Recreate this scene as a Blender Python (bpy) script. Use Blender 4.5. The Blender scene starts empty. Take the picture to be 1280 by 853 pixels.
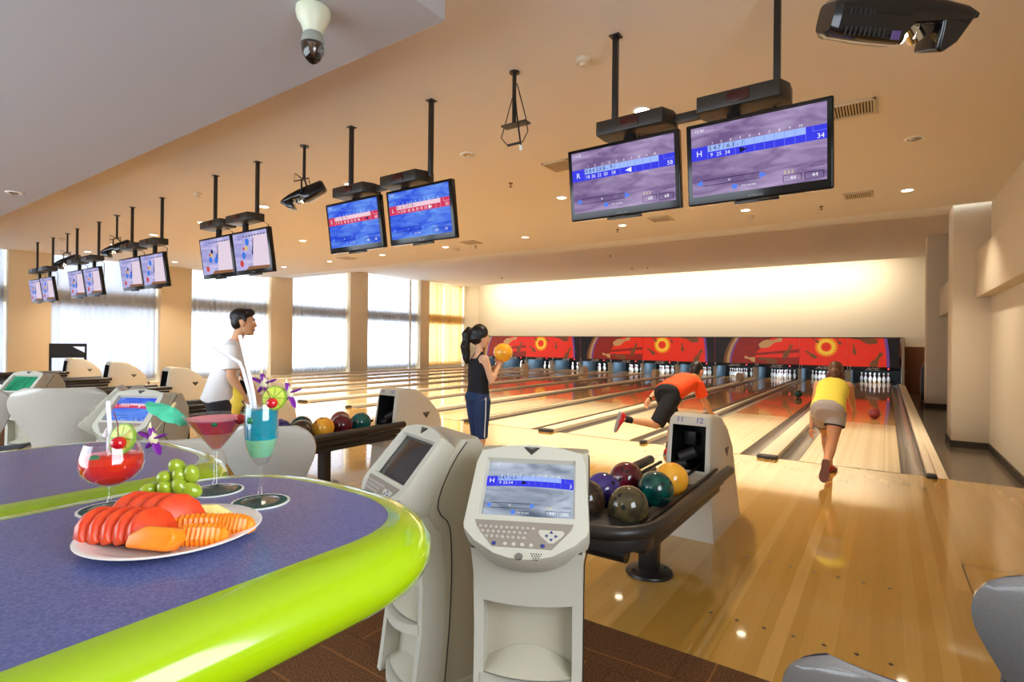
import bpy, bmesh, math, random
from mathutils import Vector as V, Matrix, Euler, Quaternion
random.seed(7)
PI = math.pi
SC = bpy.context.scene
COL = SC.collection

# ------------------------------------------------------------------ helpers
def lin(c):
    c = c / 255.0
    return c / 12.92 if c <= 0.04045 else ((c + 0.055) / 1.055) ** 2.4
def S(r, g, b):
    return (lin(r), lin(g), lin(b), 1.0)

MATS = {}
def _new(name):
    m = bpy.data.materials.new(name)
    m.use_nodes = True
    nt = m.node_tree
    for n in list(nt.nodes):
        nt.nodes.remove(n)
    out = nt.nodes.new('ShaderNodeOutputMaterial')
    MATS[name] = m
    return m, nt, out
def pm(name, col, rough=0.5, metal=0.0, coat=0.0, trans=0.0, ior=1.45, spec=0.5,
       noise=None, bump=None, emit=None, estr=0.0, sss=0.0):
    """Principled material; noise=(scale, second colour, contrast), bump=(scale, strength)"""
    if name in MATS:
        return MATS[name]
    m, nt, out = _new(name)
    b = nt.nodes.new('ShaderNodeBsdfPrincipled')
    nt.links.new(b.outputs[0], out.inputs[0])
    b.inputs['Base Color'].default_value = col
    b.inputs['Roughness'].default_value = rough
    b.inputs['Metallic'].default_value = metal
    b.inputs['Coat Weight'].default_value = coat
    b.inputs['Coat Roughness'].default_value = 0.06
    b.inputs['Transmission Weight'].default_value = trans
    b.inputs['IOR'].default_value = ior
    b.inputs['Specular IOR Level'].default_value = spec
    if sss:
        b.inputs['Subsurface Weight'].default_value = sss
        b.inputs['Subsurface Radius'].default_value = (0.01, 0.005, 0.003)
    if emit:
        b.inputs['Emission Color'].default_value = emit
        b.inputs['Emission Strength'].default_value = estr
    tc = None
    if noise or bump:
        tc = nt.nodes.new('ShaderNodeTexCoord')
    if noise:
        sc_, c2, con = noise
        n = nt.nodes.new('ShaderNodeTexNoise')
        n.inputs['Scale'].default_value = sc_
        n.inputs['Detail'].default_value = 4
        nt.links.new(tc.outputs['Object'], n.inputs['Vector'])
        r = nt.nodes.new('ShaderNodeValToRGB')
        r.color_ramp.elements[0].position = 0.5 - 0.5 * con
        r.color_ramp.elements[1].position = 0.5 + 0.5 * con
        r.color_ramp.elements[0].color = col
        r.color_ramp.elements[1].color = c2
        nt.links.new(n.outputs['Fac'], r.inputs['Fac'])
        nt.links.new(r.outputs['Color'], b.inputs['Base Color'])
    if bump:
        n = nt.nodes.new('ShaderNodeTexNoise')
        n.inputs['Scale'].default_value = bump[0]
        n.inputs['Detail'].default_value = 3
        nt.links.new(tc.outputs['Object'], n.inputs['Vector'])
        bp = nt.nodes.new('ShaderNodeBump')
        bp.inputs['Strength'].default_value = bump[1]
        bp.inputs['Distance'].default_value = 0.01
        nt.links.new(n.outputs['Fac'], bp.inputs['Height'])
        nt.links.new(bp.outputs['Normal'], b.inputs['Normal'])
    return m
def em(name, col, strength=1.0):
    if name in MATS:
        return MATS[name]
    m, nt, out = _new(name)
    e = nt.nodes.new('ShaderNodeEmission')
    e.inputs['Color'].default_value = col
    e.inputs['Strength'].default_value = strength
    nt.links.new(e.outputs[0], out.inputs[0])
    return m
def em_clouds(name, c1, c2, strength=1.0, scale=(2.0, 1.0, 7.0)):
    if name in MATS:
        return MATS[name]
    m, nt, out = _new(name)
    e = nt.nodes.new('ShaderNodeEmission')
    tc = nt.nodes.new('ShaderNodeTexCoord')
    mp = nt.nodes.new('ShaderNodeMapping')
    mp.inputs['Scale'].default_value = scale
    mp.inputs['Rotation'].default_value = (0, 0.25, 0)
    n = nt.nodes.new('ShaderNodeTexNoise')
    n.inputs['Scale'].default_value = 1.6
    n.inputs['Detail'].default_value = 5
    n.inputs['Distortion'].default_value = 0.8
    r = nt.nodes.new('ShaderNodeValToRGB')
    r.color_ramp.elements[0].position = 0.35
    r.color_ramp.elements[1].position = 0.72
    r.color_ramp.elements[0].color = c1
    r.color_ramp.elements[1].color = c2
    nt.links.new(tc.outputs['Object'], mp.inputs['Vector'])
    nt.links.new(mp.outputs[0], n.inputs['Vector'])
    nt.links.new(n.outputs['Fac'], r.inputs['Fac'])
    nt.links.new(r.outputs['Color'], e.inputs['Color'])
    e.inputs['Strength'].default_value = strength
    nt.links.new(e.outputs[0], out.inputs[0])
    return m
def wood(name, cols, bw, bl, rough=0.15, grain=0.25, coat=0.0, spec=0.5, off=0.0, jitter=True):
    """strip boards along world y; every board takes its own tone from cols"""
    if name in MATS:
        return MATS[name]
    m, nt, out = _new(name)
    N = nt.nodes.new
    L = nt.links.new
    b = N('ShaderNodeBsdfPrincipled')
    L(b.outputs[0], out.inputs[0])
    geo = N('ShaderNodeNewGeometry')
    sep = N('ShaderNodeSeparateXYZ')
    L(geo.outputs['Position'], sep.inputs[0])
    def math_(op, a, bb=None):
        n = N('ShaderNodeMath')
        n.operation = op
        for i, v in enumerate((a, bb)):
            if v is None:
                continue
            if isinstance(v, (int, float)):
                n.inputs[i].default_value = v
            else:
                L(v, n.inputs[i])
        return n.outputs[0]
    ix = math_('FLOOR', math_('DIVIDE', math_('ADD', sep.outputs[0], 100.0 + off), bw))
    w1 = N('ShaderNodeTexWhiteNoise')
    w1.noise_dimensions = '1D'
    L(ix, w1.inputs['W'])
    if jitter:
        iy = math_('FLOOR', math_('ADD', math_('DIVIDE', math_('ADD', sep.outputs[1], 50.0), bl), math_('MULTIPLY', w1.outputs['Value'], 7.3)))
    else:
        iy = math_('MULTIPLY', ix, 0.0)
    cmb = N('ShaderNodeCombineXYZ')
    L(ix, cmb.inputs[0])
    L(iy, cmb.inputs[1])
    w2 = N('ShaderNodeTexWhiteNoise')
    w2.noise_dimensions = '2D'
    L(cmb.outputs[0], w2.inputs['Vector'])
    r = N('ShaderNodeValToRGB')
    els = r.color_ramp.elements
    els[0].position = 0
    els[0].color = cols[0]
    els[1].position = 1
    els[1].color = cols[-1]
    for i, c in enumerate(cols[1:-1]):
        e = els.new((i + 1) / (len(cols) - 1))
        e.color = c
    L(w2.outputs['Value'], r.inputs['Fac'])
    mp = N('ShaderNodeMapping')
    mp.inputs['Scale'].default_value = (60, 2.2, 1)
    L(geo.outputs['Position'], mp.inputs['Vector'])
    ns = N('ShaderNodeTexNoise')
    ns.inputs['Scale'].default_value = 1.0
    ns.inputs['Detail'].default_value = 5
    L(mp.outputs[0], ns.inputs['Vector'])
    mx = N('ShaderNodeMixRGB')
    mx.blend_type = 'MULTIPLY'
    mx.inputs['Fac'].default_value = grain
    L(r.outputs['Color'], mx.inputs['Color1'])
    L(ns.outputs['Color'], mx.inputs['Color2'])
    hs = N('ShaderNodeHueSaturation')
    hs.inputs['Saturation'].default_value = 0.0
    L(ns.outputs['Color'], hs.inputs['Color'])
    L(hs.outputs['Color'], mx.inputs['Color2'])
    L(mx.outputs['Color'], b.inputs['Base Color'])
    b.inputs['Roughness'].default_value = rough
    b.inputs['Specular IOR Level'].default_value = spec
    b.inputs['Coat Weight'].default_value = coat
    b.inputs['Coat Roughness'].default_value = 0.03
    return m

class MB:
    """collects shapes, then links them as ONE mesh object"""
    def __init__(s):
        s.bm = bmesh.new()
    def add(s, t, m=0, M=None):
        if M is not None:
            bmesh.ops.transform(t, matrix=M, verts=t.verts)
        for f in t.faces:
            f.material_index = m
        me = bpy.data.meshes.new('tmp')
        t.to_mesh(me)
        t.free()
        s.bm.from_mesh(me)
        bpy.data.meshes.remove(me)
    def box(s, c, size, bev=0.0, seg=2, m=0, M=None):
        t = bmesh.new()
        bmesh.ops.create_cube(t, size=1.0)
        bmesh.ops.scale(t, vec=V(size), verts=t.verts)
        if bev > 0:
            bmesh.ops.bevel(t, geom=list(t.edges), offset=min(bev, min(size) * 0.49), segments=seg, profile=0.5, affect='EDGES')
        bmesh.ops.translate(t, vec=V(c), verts=t.verts)
        s.add(t, m, M)
    def cyl(s, p0, p1, r0, r1=None, n=20, m=0, M=None, caps=True):
        r1 = r0 if r1 is None else r1
        s.tube([p0, p1], [r0, r1], n, m, M, caps)
    def tube(s, pts, r, n=10, m=0, M=None, caps=True, closed=False):
        t = bmesh.new()
        pts = [V(p) for p in pts]
        k = len(pts)
        rs = r if isinstance(r, (list, tuple)) else [r] * k
        tans = []
        for i in range(k):
            if closed:
                d = pts[(i + 1) % k] - pts[i - 1]
            else:
                d = pts[min(i + 1, k - 1)] - pts[max(i - 1, 0)]
            tans.append(d.normalized())
        up = V((0, 0, 1)) if abs(tans[0].z) < 0.9 else V((1, 0, 0))
        x = tans[0].cross(up).normalized()
        rings = []
        for i in range(k):
            if i:
                q = tans[i - 1].rotation_difference(tans[i])
                x = q @ x
            x = (x - tans[i] * x.dot(tans[i])).normalized()
            y = tans[i].cross(x)
            rings.append([t.verts.new(pts[i] + (x * math.cos(a) + y * math.sin(a)) * rs[i])
                          for a in [2 * PI * j / n for j in range(n)]])
        last = k if closed else k - 1
        for i in range(last):
            a, b = rings[i], rings[(i + 1) % k]
            for j in range(n):
                t.faces.new((a[j], a[(j + 1) % n], b[(j + 1) % n], b[j]))
        if caps and not closed:
            t.faces.new(list(reversed(rings[0])))
            t.faces.new(rings[-1])
        bmesh.ops.recalc_face_normals(t, faces=t.faces)
        s.add(t, m, M)
    def lathe(s, prof, n=28, m=0, M=None, closed=False):
        """prof: list of (r, z)"""
        t = bmesh.new()
        rings = []
        for r, z in prof:
            if r < 1e-6:
                rings.append([t.verts.new((0, 0, z))])
            else:
                rings.append([t.verts.new((r * math.cos(2 * PI * j / n), r * math.sin(2 * PI * j / n), z)) for j in range(n)])
        idx = list(range(len(rings) - 1))
        pairs = [(i, i + 1) for i in idx] + ([(len(rings) - 1, 0)] if closed else [])
        for i, i2 in pairs:
            a, b = rings[i], rings[i2]
            for j in range(n):
                j2 = (j + 1) % n
                if len(a) == 1 and len(b) == 1:
                    continue
                if len(a) == 1:
                    t.faces.new((a[0], b[j2], b[j]))
                elif len(b) == 1:
                    t.faces.new((a[j], a[j2], b[0]))
                else:
                    t.faces.new((a[j], a[j2], b[j2], b[j]))
        bmesh.ops.recalc_face_normals(t, faces=t.faces)
        s.add(t, m, M)
    def prism(s, poly, z0, z1, bev=0.0, seg=2, m=0, M=None):
        """polygon in xy extruded along z"""
        t = bmesh.new()
        a = [t.verts.new((p[0], p[1], z0)) for p in poly]
        b = [t.verts.new((p[0], p[1], z1)) for p in poly]
        k = len(poly)
        t.faces.new(list(reversed(a)))
        t.faces.new(b)
        for i in range(k):
            t.faces.new((a[i], a[(i + 1) % k], b[(i + 1) % k], b[i]))
        bmesh.ops.recalc_face_normals(t, faces=t.faces)
        if bev > 0:
            es = [e for e in t.edges if any(len(f.verts) > 4 or f.calc_area() > 0 for f in e.link_faces) and e.calc_face_angle(0) > 0.5]
            bmesh.ops.bevel(t, geom=es, offset=bev, segments=seg, profile=0.5, affect='EDGES', clamp_overlap=True)
        s.add(t, m, M)
    def ell(s, c, r, m=0, M=None, u=18, v=12, R=None):
        t = bmesh.new()
        bmesh.ops.create_uvsphere(t, u_segments=u, v_segments=v, radius=1.0)
        if not isinstance(r, (list, tuple)):
            r = (r, r, r)
        X = Matrix.Translation(V(c)) @ (R.to_4x4() if R is not None else Matrix.Identity(4)) @ Matrix.Diagonal((r[0], r[1], r[2], 1))
        bmesh.ops.transform(t, matrix=X, verts=t.verts)
        s.add(t, m, M)
    def loft(s, rings, m=0, M=None, caps=True, closed=True):
        t = bmesh.new()
        rr = [[t.verts.new(V(p)) for p in ring] for ring in rings]
        n = len(rr[0])
        for a, b in zip(rr, rr[1:]):
            for j in range(n if closed else n - 1):
                t.faces.new((a[j], a[(j + 1) % n], b[(j + 1) % n], b[j]))
        if caps and closed:
            t.faces.new(list(reversed(rr[0])))
            t.faces.new(rr[-1])
        bmesh.ops.recalc_face_normals(t, faces=t.faces)  # portal for the added fill opening behind the camera
        s.add(t, m, M)
    def quad(s, pts, m=0, M=None):
        t = bmesh.new()
        t.faces.new([t.verts.new(V(p)) for p in pts])
        s.add(t, m, M)
    def text(s, body, size, M, m=0, align='CENTER', shear=0.0, extrude=0.0):
        me = text_mesh(body, size, align, shear, extrude)
        t = bmesh.new()
        t.from_mesh(me)
        s.add(t, m, M)
    def capsule(s, p0, p1, r0, r1, n=14):
        s.tube([p0, p1], [r0, r1], n)
        s.ell(p0, r0, u=n, v=8)
        s.ell(p1, r1, u=n, v=8)
    def mesh(s, name, mats, angle=40):
        me = bpy.data.meshes.new(name)
        s.bm.to_mesh(me)
        s.bm.free()
        for mt in (mats if isinstance(mats, (list, tuple)) else [mats]):
            me.materials.append(mt)
        if angle:
            me.polygons.foreach_set('use_smooth', [True] * len(me.polygons))
            me.set_sharp_from_angle(angle=math.radians(angle))
        return me
    def build(s, name, mats, parent=None, angle=40, loc=None):
        return ob(name, s.mesh(name, mats, angle), parent, loc)

def ob(name, me, parent=None, loc=None):
    o = bpy.data.objects.new(name, me)
    COL.objects.link(o)
    if parent:
        o.parent = parent
    if loc:
        o.location = loc
    return o
_TX = {}
def text_mesh(body, size, align='CENTER', shear=0.0, extrude=0.0):
    k = (body, round(size, 5), align, shear, extrude)
    if k in _TX:
        return _TX[k]
    cu = bpy.data.curves.new('t', 'FONT')
    cu.body = body
    cu.size = size
    cu.align_x = align
    cu.align_y = 'CENTER'
    cu.shear = shear
    cu.extrude = extrude
    cu.resolution_u = 2
    o = bpy.data.objects.new('t', cu)
    COL.objects.link(o)
    dg = bpy.context.evaluated_depsgraph_get()
    me = bpy.data.meshes.new_from_object(o.evaluated_get(dg))
    bpy.data.objects.remove(o)
    _TX[k] = me
    return me
def tag(o, label, cat, group=None, kind=None):
    o['label'] = label
    o['category'] = cat
    if group:
        o['group'] = group
    if kind:
        o['kind'] = kind
    return o
def thing(name, label, cat, loc=(0, 0, 0), rz=0.0, group=None):
    o = bpy.data.objects.new(name, None)
    o.empty_display_size = 0.1
    COL.objects.link(o)
    o.location = loc
    o.rotation_euler = (0, 0, rz)
    return tag(o, label, cat, group)
def struct(name, mb, mats, angle=30):
    o = mb.build(name, mats, None, angle)
    o['kind'] = 'structure'
    return o
def kids(o):
    return [c for c in bpy.data.objects if c.parent == o]
def dup(root, loc, rz=None, label=None, group=None):
    """a copy of a thing with copies of its parts and sub-parts"""
    r = root.copy()
    COL.objects.link(r)
    r.location = loc
    if rz is not None:
        r.rotation_euler = (0, 0, rz)
    if label:
        r['label'] = label
    if group:
        r['group'] = group
    for ch in list(root.children):
        c = ch.copy()
        COL.objects.link(c)
        c.parent = r
        for g in list(ch.children):
            d = g.copy()
            COL.objects.link(d)
            d.parent = c
    return r
def T(x, y, z):
    return Matrix.Translation((x, y, z))
def RX(a):
    return Matrix.Rotation(a, 4, 'X')
def RY(a):
    return Matrix.Rotation(a, 4, 'Y')
def RZ(a):
    return Matrix.Rotation(a, 4, 'Z')
FRONT = RX(PI / 2)          # xy drawing plane -> upright, facing -y
ORD = ['first', 'second', 'third', 'fourth', 'fifth', 'sixth', 'seventh', 'eighth', 'ninth', 'tenth', 'eleventh', 'twelfth']
# ------------------------------------------------------------------ materials
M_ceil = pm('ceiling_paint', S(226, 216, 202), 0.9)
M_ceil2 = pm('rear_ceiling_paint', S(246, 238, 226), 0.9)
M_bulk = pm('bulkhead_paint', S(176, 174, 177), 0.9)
M_wall = pm('wall_cream', S(232, 222, 204), 0.85)
M_wallr = pm('wall_right_paint', S(208, 195, 172), 0.85)
M_colm = pm('column_tan', S(224, 204, 170), 0.85)
M_white = pm('white_paint', S(238, 236, 230), 0.7)
M_black = pm('black_paint', S(22, 20, 19), 0.45)
M_satin = pm('satin_black', S(34, 30, 27), 0.35)
M_metal = pm('dull_steel', S(150, 150, 150), 0.35, 1.0)
M_chrome = pm('chrome', S(220, 220, 220), 0.12, 1.0)
M_appr = wood('approach_maple', [S(184, 138, 56), S(196, 150, 68), S(188, 142, 60), S(206, 162, 82), S(192, 146, 64)], 0.07, 11.0, 0.05, 0.26, coat=0.35, spec=0.8)
M_lane = wood('lane_maple', [S(214, 186, 138), S(222, 196, 150), S(206, 176, 126), S(218, 190, 142)], 0.027, 40, 0.07, 0.18, jitter=False)
M_lane2 = wood('lane_pine', [S(200, 150, 84), S(214, 164, 98), S(188, 136, 72)], 0.027, 60, 0.06, 0.22, jitter=False)
M_cap = wood('cap_maple', [S(226, 208, 176), S(232, 214, 184)], 0.2, 9, 0.3, 0.2)
M_conc = pm('grey_screed', S(98, 86, 72), 0.2, noise=(2.5, S(82, 72, 58), 0.6))
M_gut = pm('gutter_plastic', S(120, 112, 104), 0.25)
M_dot = pm('approach_dot', S(50, 34, 20), 0.4)
M_base = pm('dark_baseboard', S(52, 44, 38), 0.6)

def carpet():
    m, nt, out = _new('brown_carpet')
    N = nt.nodes.new
    L = nt.links.new
    b = N('ShaderNodeBsdfPrincipled')
    L(b.outputs[0], out.inputs[0])
    b.inputs['Roughness'].default_value = 0.95
    b.inputs['Specular IOR Level'].default_value = 0.1
    tc = N('ShaderNodeTexCoord')
    n = N('ShaderNodeTexNoise')
    n.inputs['Scale'].default_value = 130
    n.inputs['Detail'].default_value = 4
    L(tc.outputs['Object'], n.inputs['Vector'])
    r = N('ShaderNodeValToRGB')
    r.color_ramp.elements[0].position = 0.35
    r.color_ramp.elements[1].position = 0.68
    r.color_ramp.elements[0].color = S(74, 50, 33)
    r.color_ramp.elements[1].color = S(132, 92, 58)
    L(n.outputs['Fac'], r.inputs['Fac'])
    br = N('ShaderNodeTexBrick')
    br.inputs['Scale'].default_value = 1.0
    br.inputs['Brick Width'].default_value = 0.5
    br.inputs['Row Height'].default_value = 0.5
    br.inputs['Mortar Size'].default_value = 0.006
    br.offset = 0.5
    br.inputs['Color1'].default_value = (1, 1, 1, 1)
    br.inputs['Color2'].default_value = (0.86, 0.86, 0.86, 1)
    br.inputs['Mortar'].default_value = (0.75, 0.75, 0.75, 1)
    L(tc.outputs['Object'], br.inputs['Vector'])
    # thin ochre stripes, alternate tiles turned a quarter
    wv = N('ShaderNodeTexWave')
    wv.inputs['Scale'].default_value = 1.25
    wv.inputs['Distortion'].default_value = 0.6
    wv.bands_direction = 'X'
    L(tc.outputs['Object'], wv.inputs['Vector'])
    wy = N('ShaderNodeTexWave')
    wy.inputs['Scale'].default_value = 1.25
    wy.inputs['Distortion'].default_value = 0.6
    wy.bands_direction = 'Y'
    L(tc.outputs['Object'], wy.inputs['Vector'])
    ck = N('ShaderNodeTexChecker')
    ck.inputs['Scale'].default_value = 2.0
    L(tc.outputs['Object'], ck.inputs['Vector'])
    mxw = N('ShaderNodeMixRGB')
    L(ck.outputs['Fac'], mxw.inputs['Fac'])
    L(wv.outputs['Color'], mxw.inputs['Color1'])
    L(wy.outputs['Color'], mxw.inputs['Color2'])
    rr = N('ShaderNodeValToRGB')
    rr.color_ramp.elements[0].position = 0.992
    rr.color_ramp.elements[1].position = 0.9995
    rr.color_ramp.elements[0].color = (0, 0, 0, 1)
    rr.color_ramp.elements[1].color = (0.45, 0.45, 0.45, 1)
    L(mxw.outputs[0], rr.inputs['Fac'])
    mx = N('ShaderNodeMixRGB')
    mx.blend_type = 'MULTIPLY'
    mx.inputs['Fac'].default_value = 1
    L(r.outputs[0], mx.inputs['Color1'])
    L(br.outputs[0], mx.inputs['Color2'])
    m2 = N('ShaderNodeMixRGB')
    L(rr.outputs[0], m2.inputs['Fac'])
    L(mx.outputs[0], m2.inputs['Color1'])
    m2.inputs['Color2'].default_value = S(168, 112, 56)
    L(m2.outputs[0], b.inputs['Base Color'])
    return m
M_carpet = carpet()

# ------------------------------------------------------------------ dimensions
W = 3.404                      # one pair of lanes
XL, XR = -20.3, 2.8            # window wall, right wall
YB, YE = -10.5, 19.4         # wall behind the tables, wall behind the pins
ZC, ZR, ZK = 4.08, 4.86, 3.6   # main ceiling, rear ceiling, bulkhead
YS = 4.9                       # where the main ceiling steps up
YF = -5.165                    # carpet meets approach
FL = -0.35                     # sunken side floor

# ------------------------------------------------------------------ floors
f = MB()
f.quad([(XL, YF, 0), (XR, YF, 0), (XR, 0, 0), (XL, 0, 0)])
f.quad([(XL, 0, 0), (XR, 0, 0), (XR, 0, -0.5), (XL, 0, -0.5)])
for p in range(6):
    for lane in (0.894, -0.894):
        cx = lane - W * p
        for yy, n in ((-3.73, 3), (-4.69, 3)):
            for k in range(-n, n + 1):
                t = bmesh.new()
                bmesh.ops.create_circle(t, cap_ends=True, segments=10, radius=0.011)
                f.add(t, 1, T(cx + k * 0.137, yy, 0.001))
# the loose hatch board in the approach
for a, b_ in (((1.715, -2.975), (2.35, -2.915)), ((1.715, -2.975), (1.722, -3.72)), ((2.35, -2.915), (2.357, -3.66)), ((1.722, -3.72), (2.357, -3.66))):
    d = (V(b_) - V(a)).normalized()
    n_ = V((-d.y, d.x)) * 0.003
    f.quad([(a[0] - n_.x, a[1] - n_.y, 0.001), (b_[0] - n_.x, b_[1] - n_.y, 0.001), (b_[0] + n_.x, b_[1] + n_.y, 0.001), (a[0] + n_.x, a[1] + n_.y, 0.001)], 1)
floor = struct('floor', f, [M_appr, M_dot])
f = MB()
f.box((-8.75, (YF + YB) / 2, -0.02), (23.1, YF - YB, 0.04))
struct('floor.001', f, M_carpet)
f = MB()
f.quad([(XL, 0, FL), (XR, 0, FL), (XR, YE, FL), (XL, YE, FL)])
struct('floor.002', f, M_conc)

# ------------------------------------------------------------------ ceilings
f = MB()
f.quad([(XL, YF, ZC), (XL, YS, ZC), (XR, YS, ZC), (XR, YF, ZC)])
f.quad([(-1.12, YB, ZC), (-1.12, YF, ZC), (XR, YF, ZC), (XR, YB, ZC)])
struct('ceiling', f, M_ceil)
f = MB()
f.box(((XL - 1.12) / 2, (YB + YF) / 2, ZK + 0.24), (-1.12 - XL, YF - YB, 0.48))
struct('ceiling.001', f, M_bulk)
f = MB()
f.box(((XL + XR) / 2, YS + 0.5, 4.13 + 0.38), (XR - XL, 1.0, 0.76))
struct('trim_1', f, M_white)
f = MB()
f.box(((XL + XR) / 2, (YS + 17.75) / 2, ZR + 0.05), (XR - XL, 17.75 - YS, 0.1))
struct('ceiling.002', f, M_ceil2)
f = MB()
f.quad([(XL, 17.0, 5.35), (XL, YE, 5.35), (XR, YE, 5.35), (XR, 17.0, 5.35)])
f.quad([(XL, 17.0, 4.9), (XR, 17.0, 4.9), (XR, 17.0, 5.35), (XL, 17.0, 5.35)])
struct('ceiling.003', f, M_ceil2)

# ------------------------------------------------------------------ walls
f = MB()
f.quad([(XL - 0.6, YE, FL), (XR, YE, FL), (XR, YE, 5.4), (XL - 0.6, YE, 5.4)])
struct('wall_back', f, M_wall)
f = MB()   # behind the camera: unseen opening, added and widened for fill light
for z0, z1 in ((0, 0.5), (3.1, 4.2)):
    f.quad([(XL, YB, z0), (XR, YB, z0), (XR, YB, z1), (XL, YB, z1)])
for x0, x1 in ((XL, -14), (-8.6, -8.0), (-0.6, XR)):
    f.quad([(x0, YB, 0.5), (x1, YB, 0.5), (x1, YB, 3.1), (x0, YB, 3.1)])
struct('wall_front', f, M_wall)
f = MB()   # right wall, with one window out of shot
WY0, WY1, WZ0, WZ1 = -8.3, -6.3, 1.1, 2.9
f.quad([(XR, YB, -0.5), (XR, WY0, -0.5), (XR, WY0, 4.2), (XR, YB, 4.2)])
f.quad([(XR, WY1, -0.5), (XR, YE, -0.5), (XR, YE, 5.4), (XR, WY1, 5.4)])
f.quad([(XR, WY0, -0.5), (XR, WY1, -0.5), (XR, WY1, WZ0), (XR, WY0, WZ0)])
f.quad([(XR, WY0, WZ1), (XR, WY1, WZ1), (XR, WY1, 4.2), (XR, WY0, 4.2)])
struct('wall_right', f, M_wallr)
# right side piers and the boxed beam
f = MB()
f.box((2.54, 4.98 + 0.45, 1.9), (0.54, 0.9, 4.5), 0.012)
struct('wall_right_pier', f, M_wallr)
f = MB()
f.box((2.54, 12.75 + 0.45, 2.3), (0.54, 0.9, 5.3), 0.012)
struct('wall_right_pier.001', f, M_wallr)
f = MB()
f.box((2.765, 0.0, 2.79), (0.33, 9.95, 0.82), 0.01)
struct('trim_2', f, M_wallr)
f = MB()
f.box((2.72, 9.4, 2.79), (0.3, 6.9, 0.82), 0.01)
struct('trim_3', f, M_wallr)
f = MB()
f.box((2.535, 4.965, FL + 0.06), (0.56, 0.03, 0.12))
f.box((2.262, 5.43, FL + 0.06), (0.03, 0.94, 0.12))
f.box((2.535, 12.735, FL + 0.06), (0.56, 0.03, 0.12))
f.box((2.262, 13.2, FL + 0.06), (0.03, 0.94, 0.12))
f.box((2.79, 2.5, FL + 0.06), (0.03, 4.95, 0.12))
f.box((2.79, 9.3, FL + 0.06), (0.03, 6.9, 0.12))
struct('baseboard_right', f, M_base)
f = MB()
f.box((2.25, YE - 0.03, 0.55), (0.98, 0.05, 1.8))
f.cyl((1.95, YE - 0.08, 0.45), (1.95, YE - 0.12, 0.45), 0.03, m=1)
struct('door_1', f, [pm('door_brown', S(128, 78, 40), 0.5, noise=(3, S(116, 68, 34), 0.7)), M_metal])

# ------------------------------------------------------------------ window wall on the left
cols = [(-3.2, -2.2), (0.87, 1.93), (5.1, 6.1), (9.19, 10.27), (14.0, 14.69)]
f = MB()
f.box((XL - 0.25, 5.2, 0.05), (0.3, 28.4, 0.3))
f.box((XL - 0.22, 5.2, 2.77), (0.25, 28.4, 0.5))        # spandrel between the two window tiers
f.box((XL - 0.25, 5.2, 5.1), (0.3, 28.4, 0.5))
f.box((XL - 0.25, -9.0, 2.3), (0.3, 3.2, 5.2))
f.box((XL - 0.15, 18.72, 2.3), (0.5, 1.5, 5.7))
struct('wall_left', f, M_wall)
for i, (a, b_) in enumerate(cols):
    f = MB()
    f.box((XL - 0.02, (a + b_) / 2, 2.3), (0.5, b_ - a, 5.4), 0.01)
    struct('wall_left_pier', f, M_colm)
f = MB()
f.box((XL - 0.05, 13.42, 2.3), (0.12, 0.12, 5.2))
struct('trim_4', f, M_white)
# window frames and panes
bays = [(-7.4, -3.2), (-2.2, 0.87), (1.93, 5.1), (6.1, 9.19), (10.27, 14.0), (14.69, 18.25)]
M_alu = pm('white_aluminium', S(214, 220, 226), 0.4)
M_pane = pm('window_glass', S(244, 250, 252), 0.0, trans=1.0, ior=1.02, spec=0.2)
for i, (a, b_) in enumerate(bays):
    f = MB()
    n = 3
    for k in range(n + 1):
        y = a + (b_ - a) * k / n
        f.box((XL - 0.3, y, 1.4), (0.06, 0.05, 2.5))
        f.box((XL - 0.3, y, 3.95), (0.06, 0.05, 1.9))
    for z in (0.22, 2.5, 3.05, 4.84):
        f.box((XL - 0.3, (a + b_) / 2, z), (0.06, b_ - a, 0.05))
    o = struct('window_%d' % (i + 1), f, M_alu)
# sheer curtains
def curtain_mat(name, col, tcol, tr, trl):
    m, nt, out = _new(name)
    N = nt.nodes.new
    L = nt.links.new
    d = N('ShaderNodeBsdfDiffuse')
    d.inputs['Color'].default_value = col
    t = N('ShaderNodeBsdfTranslucent')
    t.inputs['Color'].default_value = tcol
    p = N('ShaderNodeBsdfTransparent')
    x1 = N('ShaderNodeMixShader')
    x1.inputs[0].default_value = trl
    L(d.outputs[0], x1.inputs[1])
    L(t.outputs[0], x1.inputs[2])
    x2 = N('ShaderNodeMixShader')
    x2.inputs[0].default_value = tr
    L(x1.outputs[0], x2.inputs[1])
    L(p.outputs[0], x2.inputs[2])
    L(x2.outputs[0], out.inputs[0])
    return m
M_sheer = curtain_mat('sheer_white', S(240, 240, 244), S(178, 181, 188), 0.02, 0.75)
M_sheer_dim = curtain_mat('sheer_white_dimmed', S(236, 238, 244), S(132, 138, 150), 0.02, 0.66)  # same sheer, colour darkened to stand in for weaker daylight in these bays
M_gold = curtain_mat('sheer_gold', S(232, 196, 128), S(224, 180, 104), 0.05, 0.5)
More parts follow.
